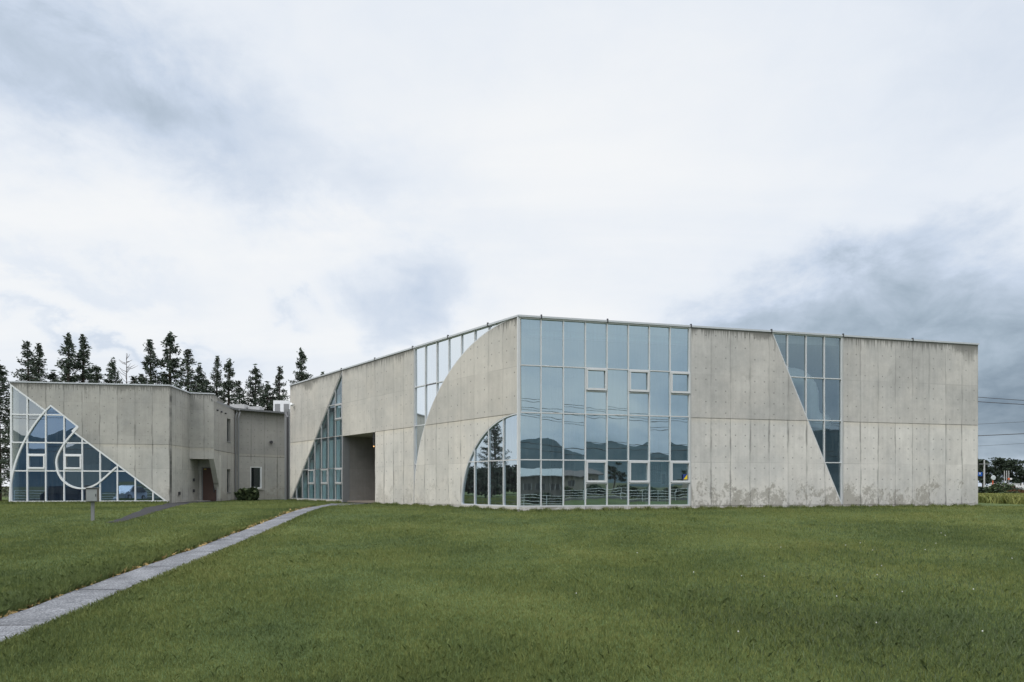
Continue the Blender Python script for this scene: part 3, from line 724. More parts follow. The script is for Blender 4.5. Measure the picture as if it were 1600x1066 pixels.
# ------------------------------------------------------------------ LINK BUILDING between the annex and the main building
lnk = thing('link_building', 'low grey concrete link with sloping metal roof between the two larger buildings', 'building', (B1.x, B1.y, 0))
EV = 6.1; lc = (C1-B1).length
def upx(a, b, px):
    d_ = b-a; r = (px-800)/F; return (r*a.y-a.x)/(d_.x-r*d_.y)*d_.length
fin_bot = upx(B1, C1, 347.2)
s0, s1 = upx(B1, C1, 354.8), upx(B1, C1, 360.2)
strip('end_wall', B1, C1, [(0.002, ZO), (fin_bot, -.2), (lc, -.2), (lc, EV), (0.002, EV)], M['con_link'], lnk, y1=.28, holes=[(s0, s1, .55, 2.05), (s0, s1, 3.85, 5.35), ])
dC = math.atan2((C1-B1).y, (C1-B1).x)
for z0, z1 in ((.55, 2.05), (3.85, 5.35)):
    sw = bxo('slot_window', M['glass_dark'], lnk, s0, s1, .14, .16, z0, z1, (0, 0, 0), dC)
    bxo('window_sill', M['steel_grey'], sw, s0-.03, s1+.03, -.03, .13, z0-.05, z0)
bm = bmesh.new(); box(bm, .1, lc, -.004, -.0005, 3.13, 3.155); obj('wall_joint', bm, M['dark'], lnk, (0, 0, 0), dC)
for u in (.55, 1.35, 2.2):
    bm = bmesh.new(); tube(bm, [(u, 0, 5.62), (u, -.10, 5.60)], .055, 8); obj('vent_pipe', bm, M['dark'], lnk, (0, 0, 0), dC)
ld = (D1-DD0).length; w0, w1 = upx(DD0, D1, 391.2), upx(DD0, D1, 408.8); dD = math.atan2((D1-DD0).y, (D1-DD0).x)
wz0, wz1 = EYE+(760-763.5)*42/F, EYE+(760-729.5)*42/F
strip('front_wall', DD0, D1, [(-.25, -.2), (ld, -.2), (ld, EV), (-.25, EV)], M['con_link'], lnk, holes=[(w0, w1, wz0, wz1)])
bm = bmesh.new(); box(bm, 0, ld, -.004, -.0005, 2.98, 3.0); obj('wall_joint', bm, M['dark'], lnk, rel(DD0, lnk), dD)
wf = bmesh.new()
for s in ((w0, w0+.04, wz0, wz1), (w1-.1, w1, wz0, wz1), (w0+.04, w1-.1, wz0, wz0+.1), (w0+.04, w1-.1, wz1-.05, wz1)): box(wf, s[0], s[1], -.02, .12, s[2], s[3])
wo = obj('window', wf, M['white'], lnk, rel(DD0, lnk), dD)
bxo('glass_pane', M['glass_dark'], wo, w0+.04, w1-.1, .06, .07, wz0+.1, wz1-.05)
bxo('window_sill', M['con_link'], wo, w0-.05, w1+.15, -.06, -.021, wz0-.1, wz0)
bxo('inner_backing', M['inner_floor'], lnk, .2, ld, 2.5, 2.6, 0, 6, rel(DD0, lnk), dD)
bm = bmesh.new(); tube(bm, [(upx(DD0, D1, 423), -.02, 4.05), (upx(DD0, D1, 423), .0-.16, 4.05)], .10, 12)
obj('flue', bm, M['dark'], lnk, rel(DD0, lnk), dD)
# sloping sheet-metal roof
rb = [B1+Vector((-.1, -.15)), C1+Vector((.10, -.28)), D1+Vector((.3, -.3))]
rt = [D1+Vector((-2.5, 8)), C1+Vector((-3, 8)), B1+Vector((-3.5, 8.0))]
bm = bmesh.new(); o = lnk.location
lo = [(p.x-o.x, p.y-o.y, EV+.002) for p in rb]+[(p.x-o.x, p.y-o.y, EV+.85) for p in rt]
va = [bm.verts.new(p) for p in lo]; vb = [bm.verts.new((p[0], p[1], p[2]+.12)) for p in lo]
for f in ((0, 1, 4, 5), (1, 2, 3, 4)): bm.faces.new([va[i] for i in f][::-1]); bm.faces.new([vb[i] for i in f])
for i in range(6): j = (i+1) % 6; bm.faces.new([va[i], va[j], vb[j], vb[i]])
bm.normal_update(); bmesh.ops.triangulate(bm, faces=[f for f in bm.faces if len(f.verts) > 3])
rf = obj('roof', bm, M['roof'], lnk)
# gutter and downpipes
for x_, y_ in ((ux(368.2, 41.05), 41.05), (ux(372.6, 41.1), 41.1)):
    bm = bmesh.new(); tube(bm, [(x_-o.x, y_-o.y, 0), (x_-o.x, y_-o.y, 5.6), (x_-o.x+.05, y_-o.y+.1, 5.95), (x_-o.x+.05, y_-o.y, EV)], .055, 8); obj('downpipe', bm, M['steel_grey'], lnk)
bm = bmesh.new(); xx, yy = ux(449.4, 40.5)-o.x, 40.5-o.y
tube(bm, [(xx, yy, 0), (xx, yy, 5.55), (xx-.25, yy+.4, 5.75), (xx-.4, yy+.9, 6.0)], .075, 8); obj('downpipe', bm, M['dark'], lnk)
bm = bmesh.new(); xx = ux(448.5, 41.5)-o.x; box(bm, xx-.1, xx+.16, 41.3-o.y, 41.6-o.y, 0, 6.2); obj('expansion_cover', bm, M['steel_grey'], lnk)
# rooftop light box and air handling unit
zz = 45.0
def onroof(px, py, D): return (ux(px, D)-o.x, D-o.y, EYE+(760-py)*D/F)
x_, y_, z_ = onroof(362, 640, 45); bxo('skylight', M['alu_grey'], lnk, x_-.15, x_+.95, y_, y_+.9, 6.4, 7.02); bxo('skylight', M['alu_grey'], lnk, x_+1.0, x_+1.9, y_+.4, y_+1.2, 6.4, 6.9)
x0_, y_, _ = onroof(427, 640, 48); x1_, _, _ = onroof(455, 640, 48)
bm = bmesh.new(); box(bm, x0_, x1_, y_, y_+1.2, 6.5, 7.72); ac = obj('air_unit', bm, M['white'], lnk)
wq = (x1_-x0_)
for k in (0, 1): bxo('intake_grille', M['steel_grey'], ac, x0_+.12+k*wq*.5, x0_+wq*.38+k*wq*.5, y_-.01, y_+.05, 6.75, 7.45)

# ------------------------------------------------------------------ leaf masses
def leaf_material(name, dark, mid, pale, scale=1.2):
    m, t, out = mat(name)
    o = t.new('ShaderNodeTexCoord').outputs['Object']; g = t.new('ShaderNodeNewGeometry')
    n = t.noise(o, scale, 4, .6); r = g.outputs['Random Per Island']
    c = t.ramp(t.m('ADD', t.m('MULTIPLY', n, .6), t.m('MULTIPLY', r, .4)), [(.25, dark), (.5, mid), (.8, pale)])
    p = bsdf(t, out, c, .75, spec=.25); return m
M['conifer'] = leaf_material('conifer_needles_hazy', (.034, .050, .038), (.062, .084, .060), (.11, .13, .092))  # needle colours lightened to stand in for distance haze and sky scatter
M['broad'] = leaf_material('dark_leaves', (.010, .018, .012), (.020, .034, .020), (.045, .06, .032))
M['shrub'] = leaf_material('shrub_leaves', (.012, .022, .010), (.03, .05, .02), (.08, .10, .04), 3)
M['bush'] = leaf_material('bush_leaves', (.022, .036, .018), (.055, .08, .035), (.12, .14, .06), 3)
M['redshrub'] = leaf_material('red_leaves', (.05, .02, .012), (.10, .045, .02), (.06, .08, .03), 3)
M['bark'] = plain('bark', (.07, .055, .045), .9, 0, .3, 8)
def leaves(centers, size, flat=0.0, aspect=1.7):
    n = len(centers); c = np.asarray(centers)
    u = rng.normal(size=(n, 3)); u[:, 2] *= (1-flat); u /= np.linalg.norm(u, axis=1)[:, None]
    v = rng.normal(size=(n, 3)); v -= (v*u).sum(1)[:, None]*u; v /= np.linalg.norm(v, axis=1)[:, None]
    s = np.asarray(size)*rng.uniform(.6, 1.3, n); u *= (s*aspect/2)[:, None]; v *= (s/2)[:, None]
    P = np.stack([c-u, c-.2*u+v, c+u, c-.2*u-v], 1).reshape(-1, 3)
    return P
def quadmesh(name, P, m):
    n = len(P)//4; me = bpy.data.meshes.new(name)
    me.vertices.add(len(P)); me.vertices.foreach_set('co', P.astype(np.float32).ravel())
    me.loops.add(n*4); me.loops.foreach_set('vertex_index', np.arange(n*4, dtype=np.int32))
    me.polygons.add(n); me.polygons.foreach_set('loop_start', np.arange(0, n*4, 4, dtype=np.int32))
    me.update(calc_edges=True); me.validate(); me.materials.append(m); return me
def add_mesh(name, me, parent=None):
    o = bpy.data.objects.new(name, me); C.objects.link(o)
    if parent: o.parent = parent
    return o
def conifer_mesh(H, R, seed, sparse=1.0, lean=0):
    global rng
    rng = np.random.default_rng(seed); rs = random.Random(seed)
    P = []; sz = []; bm = bmesh.new()
    tube(bm, [(0, 0, -.2), (lean*.3, 0, H*.4), (lean*.7, .03, H*.75), (lean, 0, H*.99)], [.02*H*.9, .014*H, .007*H, .01], 7)
    z = H*.10
    while z < H*.985:
        tt = z/H; L0 = R*((1-tt)**.85)*(1.0 if tt > .18 else .75)+.10
        nb = rs.choice([3, 4, 4, 5]); a0 = rs.random()*6.3
        for k in range(nb):
            if rs.random() < .08: continue
            L = L0*rs.uniform(.60, 1.15); a_ = a0+6.283*k/nb+rs.uniform(-.4, .4)
            rise = rs.uniform(-.15, .55)*L if tt > .3 else rs.uniform(-.3, .15)*L
            ex, ey, ez = math.cos(a_)*L+lean*tt, math.sin(a_)*L, z+rise
            zb = z; z = zb+rs.uniform(-.16, .16); ez = z+rise
            tube(bm, [(lean*tt, 0, z), (ex*.6, ey*.6, z+rise*.4), (ex, ey, ez)], [.03, .02, .006], 4, False)
            m_ = int((14+L*92)*sparse)
            for q in range(m_):
                s = rs.uniform(.18, 1.08)**.8; sp_ = .045+.10*L*(1-abs(s-.55))*.55
                P.append((lean*tt+(ex-lean*tt)*s+rs.gauss(0, sp_), ey*s+rs.gauss(0, sp_), z+rise*s**1.5+rs.gauss(0, .05+sp_*.55)-.07)); sz.append(.07)
            z = zb
        z += rs.uniform(.15, .26)*(1+.8*(1-tt))
    for k in range(14): P.append((lean+rs.gauss(0, .05), rs.gauss(0, .05), H*rs.uniform(.95, 1.01))); sz.append(.13)
    tm = bpy.data.meshes.new('trunk'); bm.to_mesh(tm); bm.free(); tm.materials.append(M['bark'])
    return tm, quadmesh('crown', leaves(P, sz, .25, 2.7), M['conifer'])
CON = [conifer_mesh(10, 2.0, 11, .8), conifer_mesh(10, 1.8, 12, .75, .15), conifer_mesh(10, 2.7, 13, .7), conifer_mesh(10, 2.2, 14, .6, -.2)]
def conifer(px, topy, D, k, label, wide=1.0, rz=0, base=0):
    zt = EYE+(760-topy)*D/F; s = (zt-base)/10
    o = thing('conifer_tree', label, 'tree', (ux(px, D), D, base), rz, 'conifers behind the low buildings')
    o.scale = (s*wide, s*wide, s)
    add_mesh('trunk', CON[k][0], o); add_mesh('crown', CON[k][1], o); return o
conifer(-3, 566, 38, 2, 'dark conifer beside the left edge of the low building, crown down to the ground', 1.25, .3)
conifer(49, 535, 58, 3, 'ragged conifer furthest left of those rising behind the annex roof', 1.05, 1.0)
conifer(61, 537, 60, 1, 'conifer just right of the ragged one at far left, crowns touching', .95, 2.2)
conifer(107, 523, 58, 0, 'left tree of the tall close pair of conifers behind the annex', 1.0, .5)
conifer(133, 524, 59, 1, 'right tree of the tall close pair of conifers behind the annex', 1.05, 2.9)
conifer(152, 573, 56, 3, 'low conifer tucked under the right side of the tall pair', 1.3, 2.0)
conifer(175, 561, 57, 2, 'short conifer standing alone between the tall pair and the bare tree', .85, 1.9)
conifer(226, 585, 60, 3, 'small low conifer at the foot of the three tall conifers in the middle', 1.2, .3)
conifer(238, 533, 58, 1, 'conifer on the left of the tallest conifer', 1.0, 4.1)
conifer(266, 520, 57, 0, 'tallest conifer with a dense narrow crown behind the annex', 1.15, 3.3)
conifer(292, 546, 56, 3, 'open crowned conifer on the right of the tallest conifer', 1.15, 5.0)
conifer(311, 570, 58, 2, 'shorter sloping conifer at the right end of the tall group', .8, .8)
conifer(338, 557, 60, 1, 'slim conifer on the left of the pair above the door overhang', .8, 1.4)
conifer(358, 562, 58, 0, 'conifer on the right of the pair above the door overhang', 1.05, 2.5)
conifer(399, 572, 62, 2, 'wide pale conifer behind the sloping metal roof', .98, .2)
conifer(433, 573, 62, 3, 'conifer directly above the rooftop air unit', 1.0, 3.9)
conifer(471, 546, 60, 0, 'isolated conifer rising behind the far left corner of the gallery', 1.0, 5.5)
conifer(502, 582, 64, 1, 'conifer tip barely showing over the sloping gallery roofline', .8, .9)
HEDGES = []
for px_, ty_, k_, lab_ in ((82, 581, 2, 'low conifer filling the gap left of the tall close pair'), (322, 590, 2, 'low conifer between the tall group and the pair above the door'), (378, 596, 3, 'low conifer filling the gap left of the wide pale one'), (418, 598, 2, 'low conifer between the wide pale one and the one above the air unit'), (203, 588, 3, 'low conifer right beneath the bare dead tree')):
    conifer(px_, ty_, 61, k_, lab_, 1.25, px_*.7)
# reflected only: trees to the left of the lawn
for (x_, y_, H_, k) in ((-36, 28.8, 7.4, 2), (-40, 33.5, 5.2, 3)):
    o = thing('conifer_tree', 'dark conifer mirrored in the glass, left of the lawn, %s' % ('the larger' if H_ > 6 else 'the smaller'), 'tree', (x_, y_, 0), 1.1, 'conifers beside the lawn')
    o.scale = (H_/10*1.15, H_/10*1.15, H_/10); add_mesh('trunk', CON[k][0], o); add_mesh('crown', CON[k][1], o)
for i, (y0_, lab) in enumerate(((17.5, 'nearer half'), (23.5, 'middle part'), (29.5, 'farther end'))):
    HEDGES.append((-37-i*.8, y0_, lab))
# bare dead tree
bt = thing('dead_tree', 'thin leafless tree among the conifers behind the annex', 'tree', (ux(197.5, 57), 57, 0))
bm = bmesh.new(); Ht = EYE+(760-552)*57/F
tube(bm, [(0, 0, 0), (.05, 0, Ht*.6), (0, 0, Ht)], [.11, .06, .015], 6); obj('trunk', bm, M['bark'], bt)
bm = bmesh.new(); rs = random.Random(3)
for k in range(26):
    z = Ht*rs.uniform(.72, .97); a_ = rs.random()*6.3; L = rs.uniform(.5, 1.2)*(1.25-z/Ht)*2.6
    p1 = (math.cos(a_)*L*.5, math.sin(a_)*L*.5, z+L*.15); p2 = (math.cos(a_)*L, math.sin(a_)*L, z+L*.5)
    tube(bm, [(0, 0, z), p1, p2], [.028, .02, .009], 4, False)
obj('crown', bm, M['bark'], bt)

# far trees, right
def broad_mesh(seed, H, R, nb=16, leafn=170, size=.34):
    global rng
    rng = np.random.default_rng(seed); rs = random.Random(seed); P = []; bm = bmesh.new()
    tube(bm, [(0, 0, -.2), (.1, 0, H*.35), (.0, 0, H*.8)], [.05*R+.06, .04*R+.04, .03], 7)
    for k in range(nb):
        a_ = rs.random()*6.3; z = H*rs.uniform(.28, .95); rr = R*rs.uniform(.2, .85)*math.sqrt(max(.08, 1-((z/H-.5)/.55)**2))
        cx_, cy_ = math.cos(a_)*rr, math.sin(a_)*rr; br_ = R*rs.uniform(.22, .42)
        tube(bm, [(0, 0, H*.3), (cx_*.5, cy_*.5, (H*.3+z)/2), (cx_, cy_, z)], [.08, .05, .02], 4, False)
        q = rng.normal(size=(leafn, 3)); q /= np.linalg.norm(q, axis=1)[:, None]; q *= br_*rng.uniform(.35, 1.05, (leafn, 1)); q[:, 2] *= .62
        P.append(q+np.array([cx_, cy_, z]))
    tm = bpy.data.meshes.new('trunk'); bm.to_mesh(tm); bm.free(); tm.materials.append(M['bark'])
    return tm, quadmesh('crown', leaves(np.concatenate(P), size, .3, 1.4), M['broad'])
BR = [broad_mesh(21, 10, 4.2), broad_mesh(22, 10, 5.0, 20), broad_mesh(23, 10, 3.6, 15)]
def broad(px, topy, D, k, wide, label):
    s = (EYE+(760-topy)*D/F)/10.2; o = thing('broadleaf_tree', label, 'tree', (ux(px, D), D, 0), k*1.3+px, 'dark trees far right of the gallery')
    o.scale = (s*wide, s*wide, s); add_mesh('trunk', BR[k][0], o); add_mesh('crown', BR[k][1], o)
broad(1521, 706, 96, 2, 1.0, 'dark tree half hidden behind the right end of the gallery')
broad(1536, 713, 104, 0, .9, 'leaning dark tree behind the concrete pole')
broad(1554, 714, 112, 1, 1.0, 'dark tree behind the round traffic mirror')
broad(1574, 711, 108, 0, 1.15, 'tallest of the far dark trees, behind the three slim poles')
broad(1592, 717, 112, 2, 1.2, 'dark tree to the right of the three slim poles')
broad(1606, 721, 104, 1, 1.0, 'dark tree cut by the right edge of the picture')
# hedge, shrubs
def shrub(px, py_base, topy, D, wd, m, label, name='shrub', n=900, seed=1, size=.12, cat='shrub', group=None, base=0):
    global rng
    rng = np.random.default_rng(seed); H = EYE+(760-topy)*D/F-base; q = rng.normal(size=(n, 3)); q /= np.linalg.norm(q, axis=1)[:, None]
    q *= rng.uniform(.55, 1.03, (n, 1))**.6; lump = 1+.22*np.sin(q[:, 0:1]*5+seed)+.15*np.sin(q[:, 1:2]*7+seed*2)
    q *= lump; q[:, 0] *= wd/2; q[:, 1] *= min(wd/2, 1.2); q[:, 2] = H*.48+q[:, 2]*H*.50; q[:, 2] = np.maximum(q[:, 2], .03)
    o = thing(name, label, cat, (ux(px, D), D, base), 0, group); add_mesh('foliage', quadmesh('foliage', leaves(q, size, .2), m), o)
    bm = bmesh.new()
    for k in range(5): a_ = k*1.3; tube(bm, [(0, 0, -.05), (math.cos(a_)*wd*.15, math.sin(a_)*.2, H*.4), (math.cos(a_)*wd*.28, math.sin(a_)*.4, H*.75)], [.03, .02, .008], 5)
    obj('stem', bm, M['bark'], o); return o
shrub(1516, 775, 762, 62, 5, M['broad'], 'clipped dark hedge right beside the gallery end wall', 'hedge', 1600, 31, .16, 'hedge')
shrub(1562, 776, 754.5, 60, 2.2, M['shrub'], 'rounded green bush standing up from the hedge under the traffic mirror', n=900, seed=32, size=.14)
shrub(1545, 775, 763, 64, 4.6, M['broad'], 'low dark hedge between the gallery and the rounded bush', 'hedge', 1600, 33, .16, 'hedge')
shrub(1580, 775, 763.5, 63, 3.4, M['broad'], 'low dark hedge under the three slim poles', 'hedge', 1400, 34, .16, 'hedge')
shrub(1595, 775, 765.5, 57, 2.2, M['redshrub'], 'rust coloured low shrub at the right edge of the picture', n=800, seed=35)
shrub(1577, 775, 768, 56, 1.6, M['shrub'], 'pale low weed clump left of the rust coloured shrub', n=500, seed=36, size=.1)
shrub(388, 783, 762.5, 39.6, 1.15, M['bush'], 'round dark bush beneath the window of the link building', n=620, seed=37, size=.19)

for i, (x_, y_, lab) in enumerate(HEDGES):
    g_ = np.random.default_rng(60+i); n = 3500
    q = np.stack([g_.normal(0, .8, n), g_.uniform(-3.3, 3.3, n), 2.9*np.sqrt(g_.uniform(.01, 1, n))*(.9+.12*np.sin(g_.uniform(0, 6, n)))], 1)
    o = thing('hedge', 'tall dark hedge left of the lawn mirrored in the glass, its %s' % lab, 'hedge', (x_, y_, gz(y_)), 0, 'hedges left of the lawn')
    add_mesh('foliage', quadmesh('foliage', leaves(q, .3, .2), M['broad']), o)
    bm = bmesh.new(); tube(bm, [(0, 0, -.1), (0, .1, 1), (.1, .3, 2)], [.08, .05, .02], 5); obj('stem', bm, M['bark'], o)

# rice field to the right: ripening stalks
rm = leaf_material('ripening_rice', (.10, .125, .035), (.175, .19, .055), (.24, .235, .075), .4)
def stalks(x0, x1, y0, y1, n, h, wdt, seed):
    g = np.random.default_rng(seed); x = g.uniform(x0, x1, n); y = g.uniform(y0, y1, n); hh = h*g.uniform(.7, 1.2, n); a_ = g.uniform(0, 6.28, n)
    b = np.stack([x, y, np.zeros(n)], 1); t_ = b+np.stack([g.normal(0, .12, n), g.normal(0, .12, n), hh], 1)
    s = np.stack([np.cos(a_), np.sin(a_), 0*a_], 1)*wdt
    return np.stack([b-s, b+s, t_+s*.6, t_-s*.6], 1).reshape(-1, 3)
tag(add_mesh('rice_field', quadmesh('rice_field', np.concatenate([stalks(26, 36.5, 30.5, 54, 26000, .36, .03, 1), stalks(35.5, 60, 31, 54, 40000, .30, .03, 2)]), rm)), kind='stuff')

# ------------------------------------------------------------------ small things at the far right
bs = thing('road_sign', 'blue road sign with white lettering peeking out beside the gallery end wall', 'road sign', (ux(1524, 78), 78, 0))
bm = bmesh.new(); tube(bm, [(0, 0, 0), (0, 0, 2.7)], .05); obj('post', bm, M['alu_grey'], bs)
pz0, pz1 = EYE+(760-743.8)*78/F, EYE+(760-738)*78/F
pn = bxo('panel', plain('sign_blue', (.005, .08, .35), .5), bs, -.9, .87, -.06, -.02, pz0-.02, pz1, bev=.01)
zc = (pz0+pz1)/2+.06
for i, x_ in enumerate((-.55, -.22, .11, .44)):    # blocky characters, too small to read
    bm = bmesh.new()
    for q in (0, .085, .17): box(bm, x_, x_+.2, -.07, -.062, zc-.1+q, zc-.065+q)
    box(bm, x_+.08, x_+.12, -.072, -.0625, zc-.12, zc+.13); obj('lettering', bm, M['white'], pn)
up = thing('utility_pole', 'grey concrete utility pole in front of the far trees', 'pole', (ux(1538, 85), 85, 0))
bm = bmesh.new(); tube(bm, [(0, 0, 0), (0, 0, EYE+(760-719)*85/F)], [.11, .08], 10); obj('shaft', bm, M['alu_grey'], up)
bxo('crossarm', M['steel_grey'], up, -.7, .7, -.05, .05, 4.0, 4.1)
tm_ = thing('traffic_mirror', 'round traffic mirror on an orange post', 'mirror', (ux(1551.3, 70), 70, 0))
orange = plain('orange_paint', (.55, .10, .03), .45)
bm = bmesh.new(); zc = EYE+(760-746.7)*70/F; tube(bm, [(0, 0, 0), (0, 0, zc+.1)], .055, 10); obj('post', bm, orange, tm_)
bm = bmesh.new(); tube(bm, [(0, -.06, zc), (0, -.12, zc)], [.24, .23], 20); obj('mirror_face', bm, plain('mirror_face', (.55, .6, .62), .3, .1), tm_)
bm = bmesh.new(); pts = [(math.cos(a_)*.24, -.09, zc+math.sin(a_)*.24) for a_ in np.linspace(0, 6.283, 24)]; tube(bm, pts, .03, 6, False); obj('rim', bm, M['white'], tm_)
# crossing signal poles
for i, (px, lab) in enumerate(((1569.5, 'left'), (1575, 'middle'), (1580.5, 'right'))):
    p_ = thing('slim_pole', '%s of the three slim grey poles by the parked vehicles' % lab, 'pole', (ux(px, 74), 74+i*.2, 0), 0, 'slim poles at the crossing')
    bm = bmesh.new(); tube(bm, [(0, 0, 0), (0, 0, EYE+(760-735.6)*(74+i*.2)/F)], .04, 8); obj('shaft', bm, M['alu_grey'], p_)
    if i: 
        bm = bmesh.new(); zc = EYE+(760-748.5)*74/F; tube(bm, [(.12, -.14, zc), (.12, -.2, zc)], .13, 12); obj('signal_lamp', bm, orange if i == 1 else M['white'], p_)
# vehicles, a profile body with wheels and windows
def car(name, label, cat, loc, rz, L, Wd, H, prof, glassz, m_body, van=False, group=None):
    c = thing(name, label, cat, loc, rz, group)
    bm = bmesh.new(); P = [(x*L, z*H) for x, z in prof]; prism(bm, P, -Wd/2, Wd/2)
    for v in bm.verts:
        if v.co.z > H*.58: v.co.y *= .84
    bmesh.ops.bevel(bm, geom=[e for e in bm.edges if abs(e.verts[0].co.y-e.verts[1].co.y) < .3], offset=.05, segments=2, affect='EDGES')
    obj('body', bm, m_body, c)
    x0, x1, x2, x3 = glassz
    for s in (-1, 1):
        bm = bmesh.new(); y_ = s*Wd/2
        f = [bm.verts.new(p) for p in ((x0*L, y_*1.005, H*.6), (x3*L, y_*1.005, H*.6), (x2*L, y_*.86, H*.93), (x1*L, y_*.86, H*.93))]; bm.faces.new(f)
        obj('side_window', bm, M['dark'], c)
    for (xa, za, xb, zb) in ((x0-.02, .62, x1-.01, .93), (x3+.03, .62, x2+.015, .93)):
        bm = bmesh.new(); f = [bm.verts.new(p) for p in ((xa*L, -Wd*.42, H*za), (xa*L, Wd*.42, H*za), (xb*L, Wd*.37, H*zb), (xb*L, -Wd*.37, H*zb))]; bm.faces.new(f); obj('windscreen', bm, M['dark'], c)
    for xw in (.18, .81):
        for s in (-1, 1):
            bm = bmesh.new(); tube(bm, [(xw*L, s*(Wd/2-.2), .31), (xw*L, s*(Wd/2+.01), .31)], .31, 18); wh = obj('wheel', bm, M['black'], c)
            bm = bmesh.new(); tube(bm, [(xw*L, s*(Wd/2+.0), .31), (xw*L, s*(Wd/2+.02), .31)], .19, 12); obj('rim', bm, M['alu_grey'], wh)
    for s in (-1, 1): bxo('headlight', M['white'], c, -.01*L, .03*L, s*Wd*.33-.14, s*Wd*.33+.14, H*.42, H*.52)
    return c
HATCH = [(0, .17), (0, .45), (.04, .54), (.25, .62), (.40, .95), (.55, 1), (.80, .97), (.95, .66), (1, .55), (1, .2), (.95, .14), (.05, .14)]
VAN = [(0, .16), (0, .48), (.06, .58), (.14, .93), (.22, 1), (.96, 1), (1, .6), (1, .16), (.95, .13), (.05, .13)]
silver = plain('silver_paint', (.45, .48, .52), .28, .3, .05); navy = plain('navy_paint', (.03, .04, .06), .25, .2, .05); wpaint = plain('van_white', (.75, .75, .74), .3, 0, .04)
car('white_van', 'small white van half hidden by the rounded bush', 'van', (ux(1546, 110), 110, 0), 0, 3.4, 1.5, 1.5, VAN, (.1, .17, .9, .94), wpaint, group=None)
car('white_car', 'white vehicle cut by the right edge of the picture', 'car', (ux(1592, 110), 110, 0), .1, 3.9, 1.6, 1.5, VAN, (.1, .18, .9, .95), wpaint)
st_ = thing('storage_shed', 'low reddish wall with pale capping behind the far hedge', 'shed', (ux(1566.5, 88), 88, 0))
bxo('wall', plain('pinkish_brick', (.22, .12, .11), .9, 0, .3, 4), st_, 0, 2.2, 0, 2, 0, 1.05); bxo('roof', M['alu_grey'], st_, -.2, 2.4, -.2, 2.2, 1.052, 1.35)
bp_ = thing('notice_board', 'small white square notice on a post by the far road', 'sign', (ux(1588.4, 72), 72, 0))
bxo('post', M['alu_grey'], bp_, -.04, .04, 0, .08, 0, 1.0); bxo('panel', M['white'], bp_, -.12, .12, -.03, -.002, .85, 1.12)
# wires
def wire(label, p, q, sag, r=.03):
    bm = bmesh.new(); p, q = Vector(p), Vector(q)
    tube(bm, [p.lerp(q, k/24)-Vector((0, 0, sag*4*(k/24)*(1-k/24))) for k in range(25)], r, 5)
    tag(obj('power_line', bm, M['dark']), label, 'wire', 'overhead wires')
wire('upper of the two wires beside the gallery end wall, sloping down to the right', (30, 60, 11.3), (72, 60, 8.6), .55, .03)
wire('lower of the two sagging wires high beside the gallery end wall', (30, 60, 10.7), (72, 60, 8.4), .55, .035)
wire('thick wire low over the far trees, rising to the right', (34, 66, 5.9), (66, 58, 7.0), .25, .04)
wire('faint wire just above the thick low wire', (34, 66, 7.1), (66, 58, 8.3), .3, .018)
wire('faint lowest wire over the far trees', (34, 70, 4.7), (66, 60, 6.2), .2, .016)
# carriers of those wires, hidden behind the gallery and outside the picture
for x_, y_, lab in ((31, 64, 'concrete pole hidden behind the gallery'), (70, 59, 'concrete pole beyond the right edge of the picture')):
    p_ = thing('utility_pole', lab, 'pole', (x_, y_, 0)); bm = bmesh.new(); tube(bm, [(0, 0, 0), (0, 0, 11.5)], [.2, .13], 10); obj('shaft', bm, M['alu_grey'], p_)

# ------------------------------------------------------------------ steel control box on a post in the lawn
bx_, by_ = -13.55, 19.6; g0 = gz(by_)
ib = thing('control_box', 'grey metal box on a post standing in the lawn before the glass front', 'control box', (bx_, by_, g0), rad(24))
ibm = plain('stainless_steel', (.40, .41, .41), .38, .55, .14, 4)
zb0, zb1 = EYE+(760-784)*by_/F-g0, EYE+(760-763)*by_/F-g0
bm = bmesh.new(); box(bm, -.045, .045, -.02, .06, -.2, zb0); obj('post', bm, M['steel_grey'], ib)
cb = bxo('cabinet', plain('cabinet_side', (.17, .155, .14), .5, .2, .15, 4), ib, -.16, .16, -.13, .14, zb0, zb1, bev=.008)
bxo('cabinet_door', ibm, cb, -.145, .145, -.142, -.131, zb0+.02, zb1-.035, bev=.004)
bxo('rain_hood', M['steel_grey'], cb, -.18, .18, -.17, .16, zb1+.001, zb1+.022, bev=.004)
bxo('latch', M['dark'], cb, .10, .125, -.155, -.143, (zb0+zb1)/2-.05, (zb0+zb1)/2+.03)

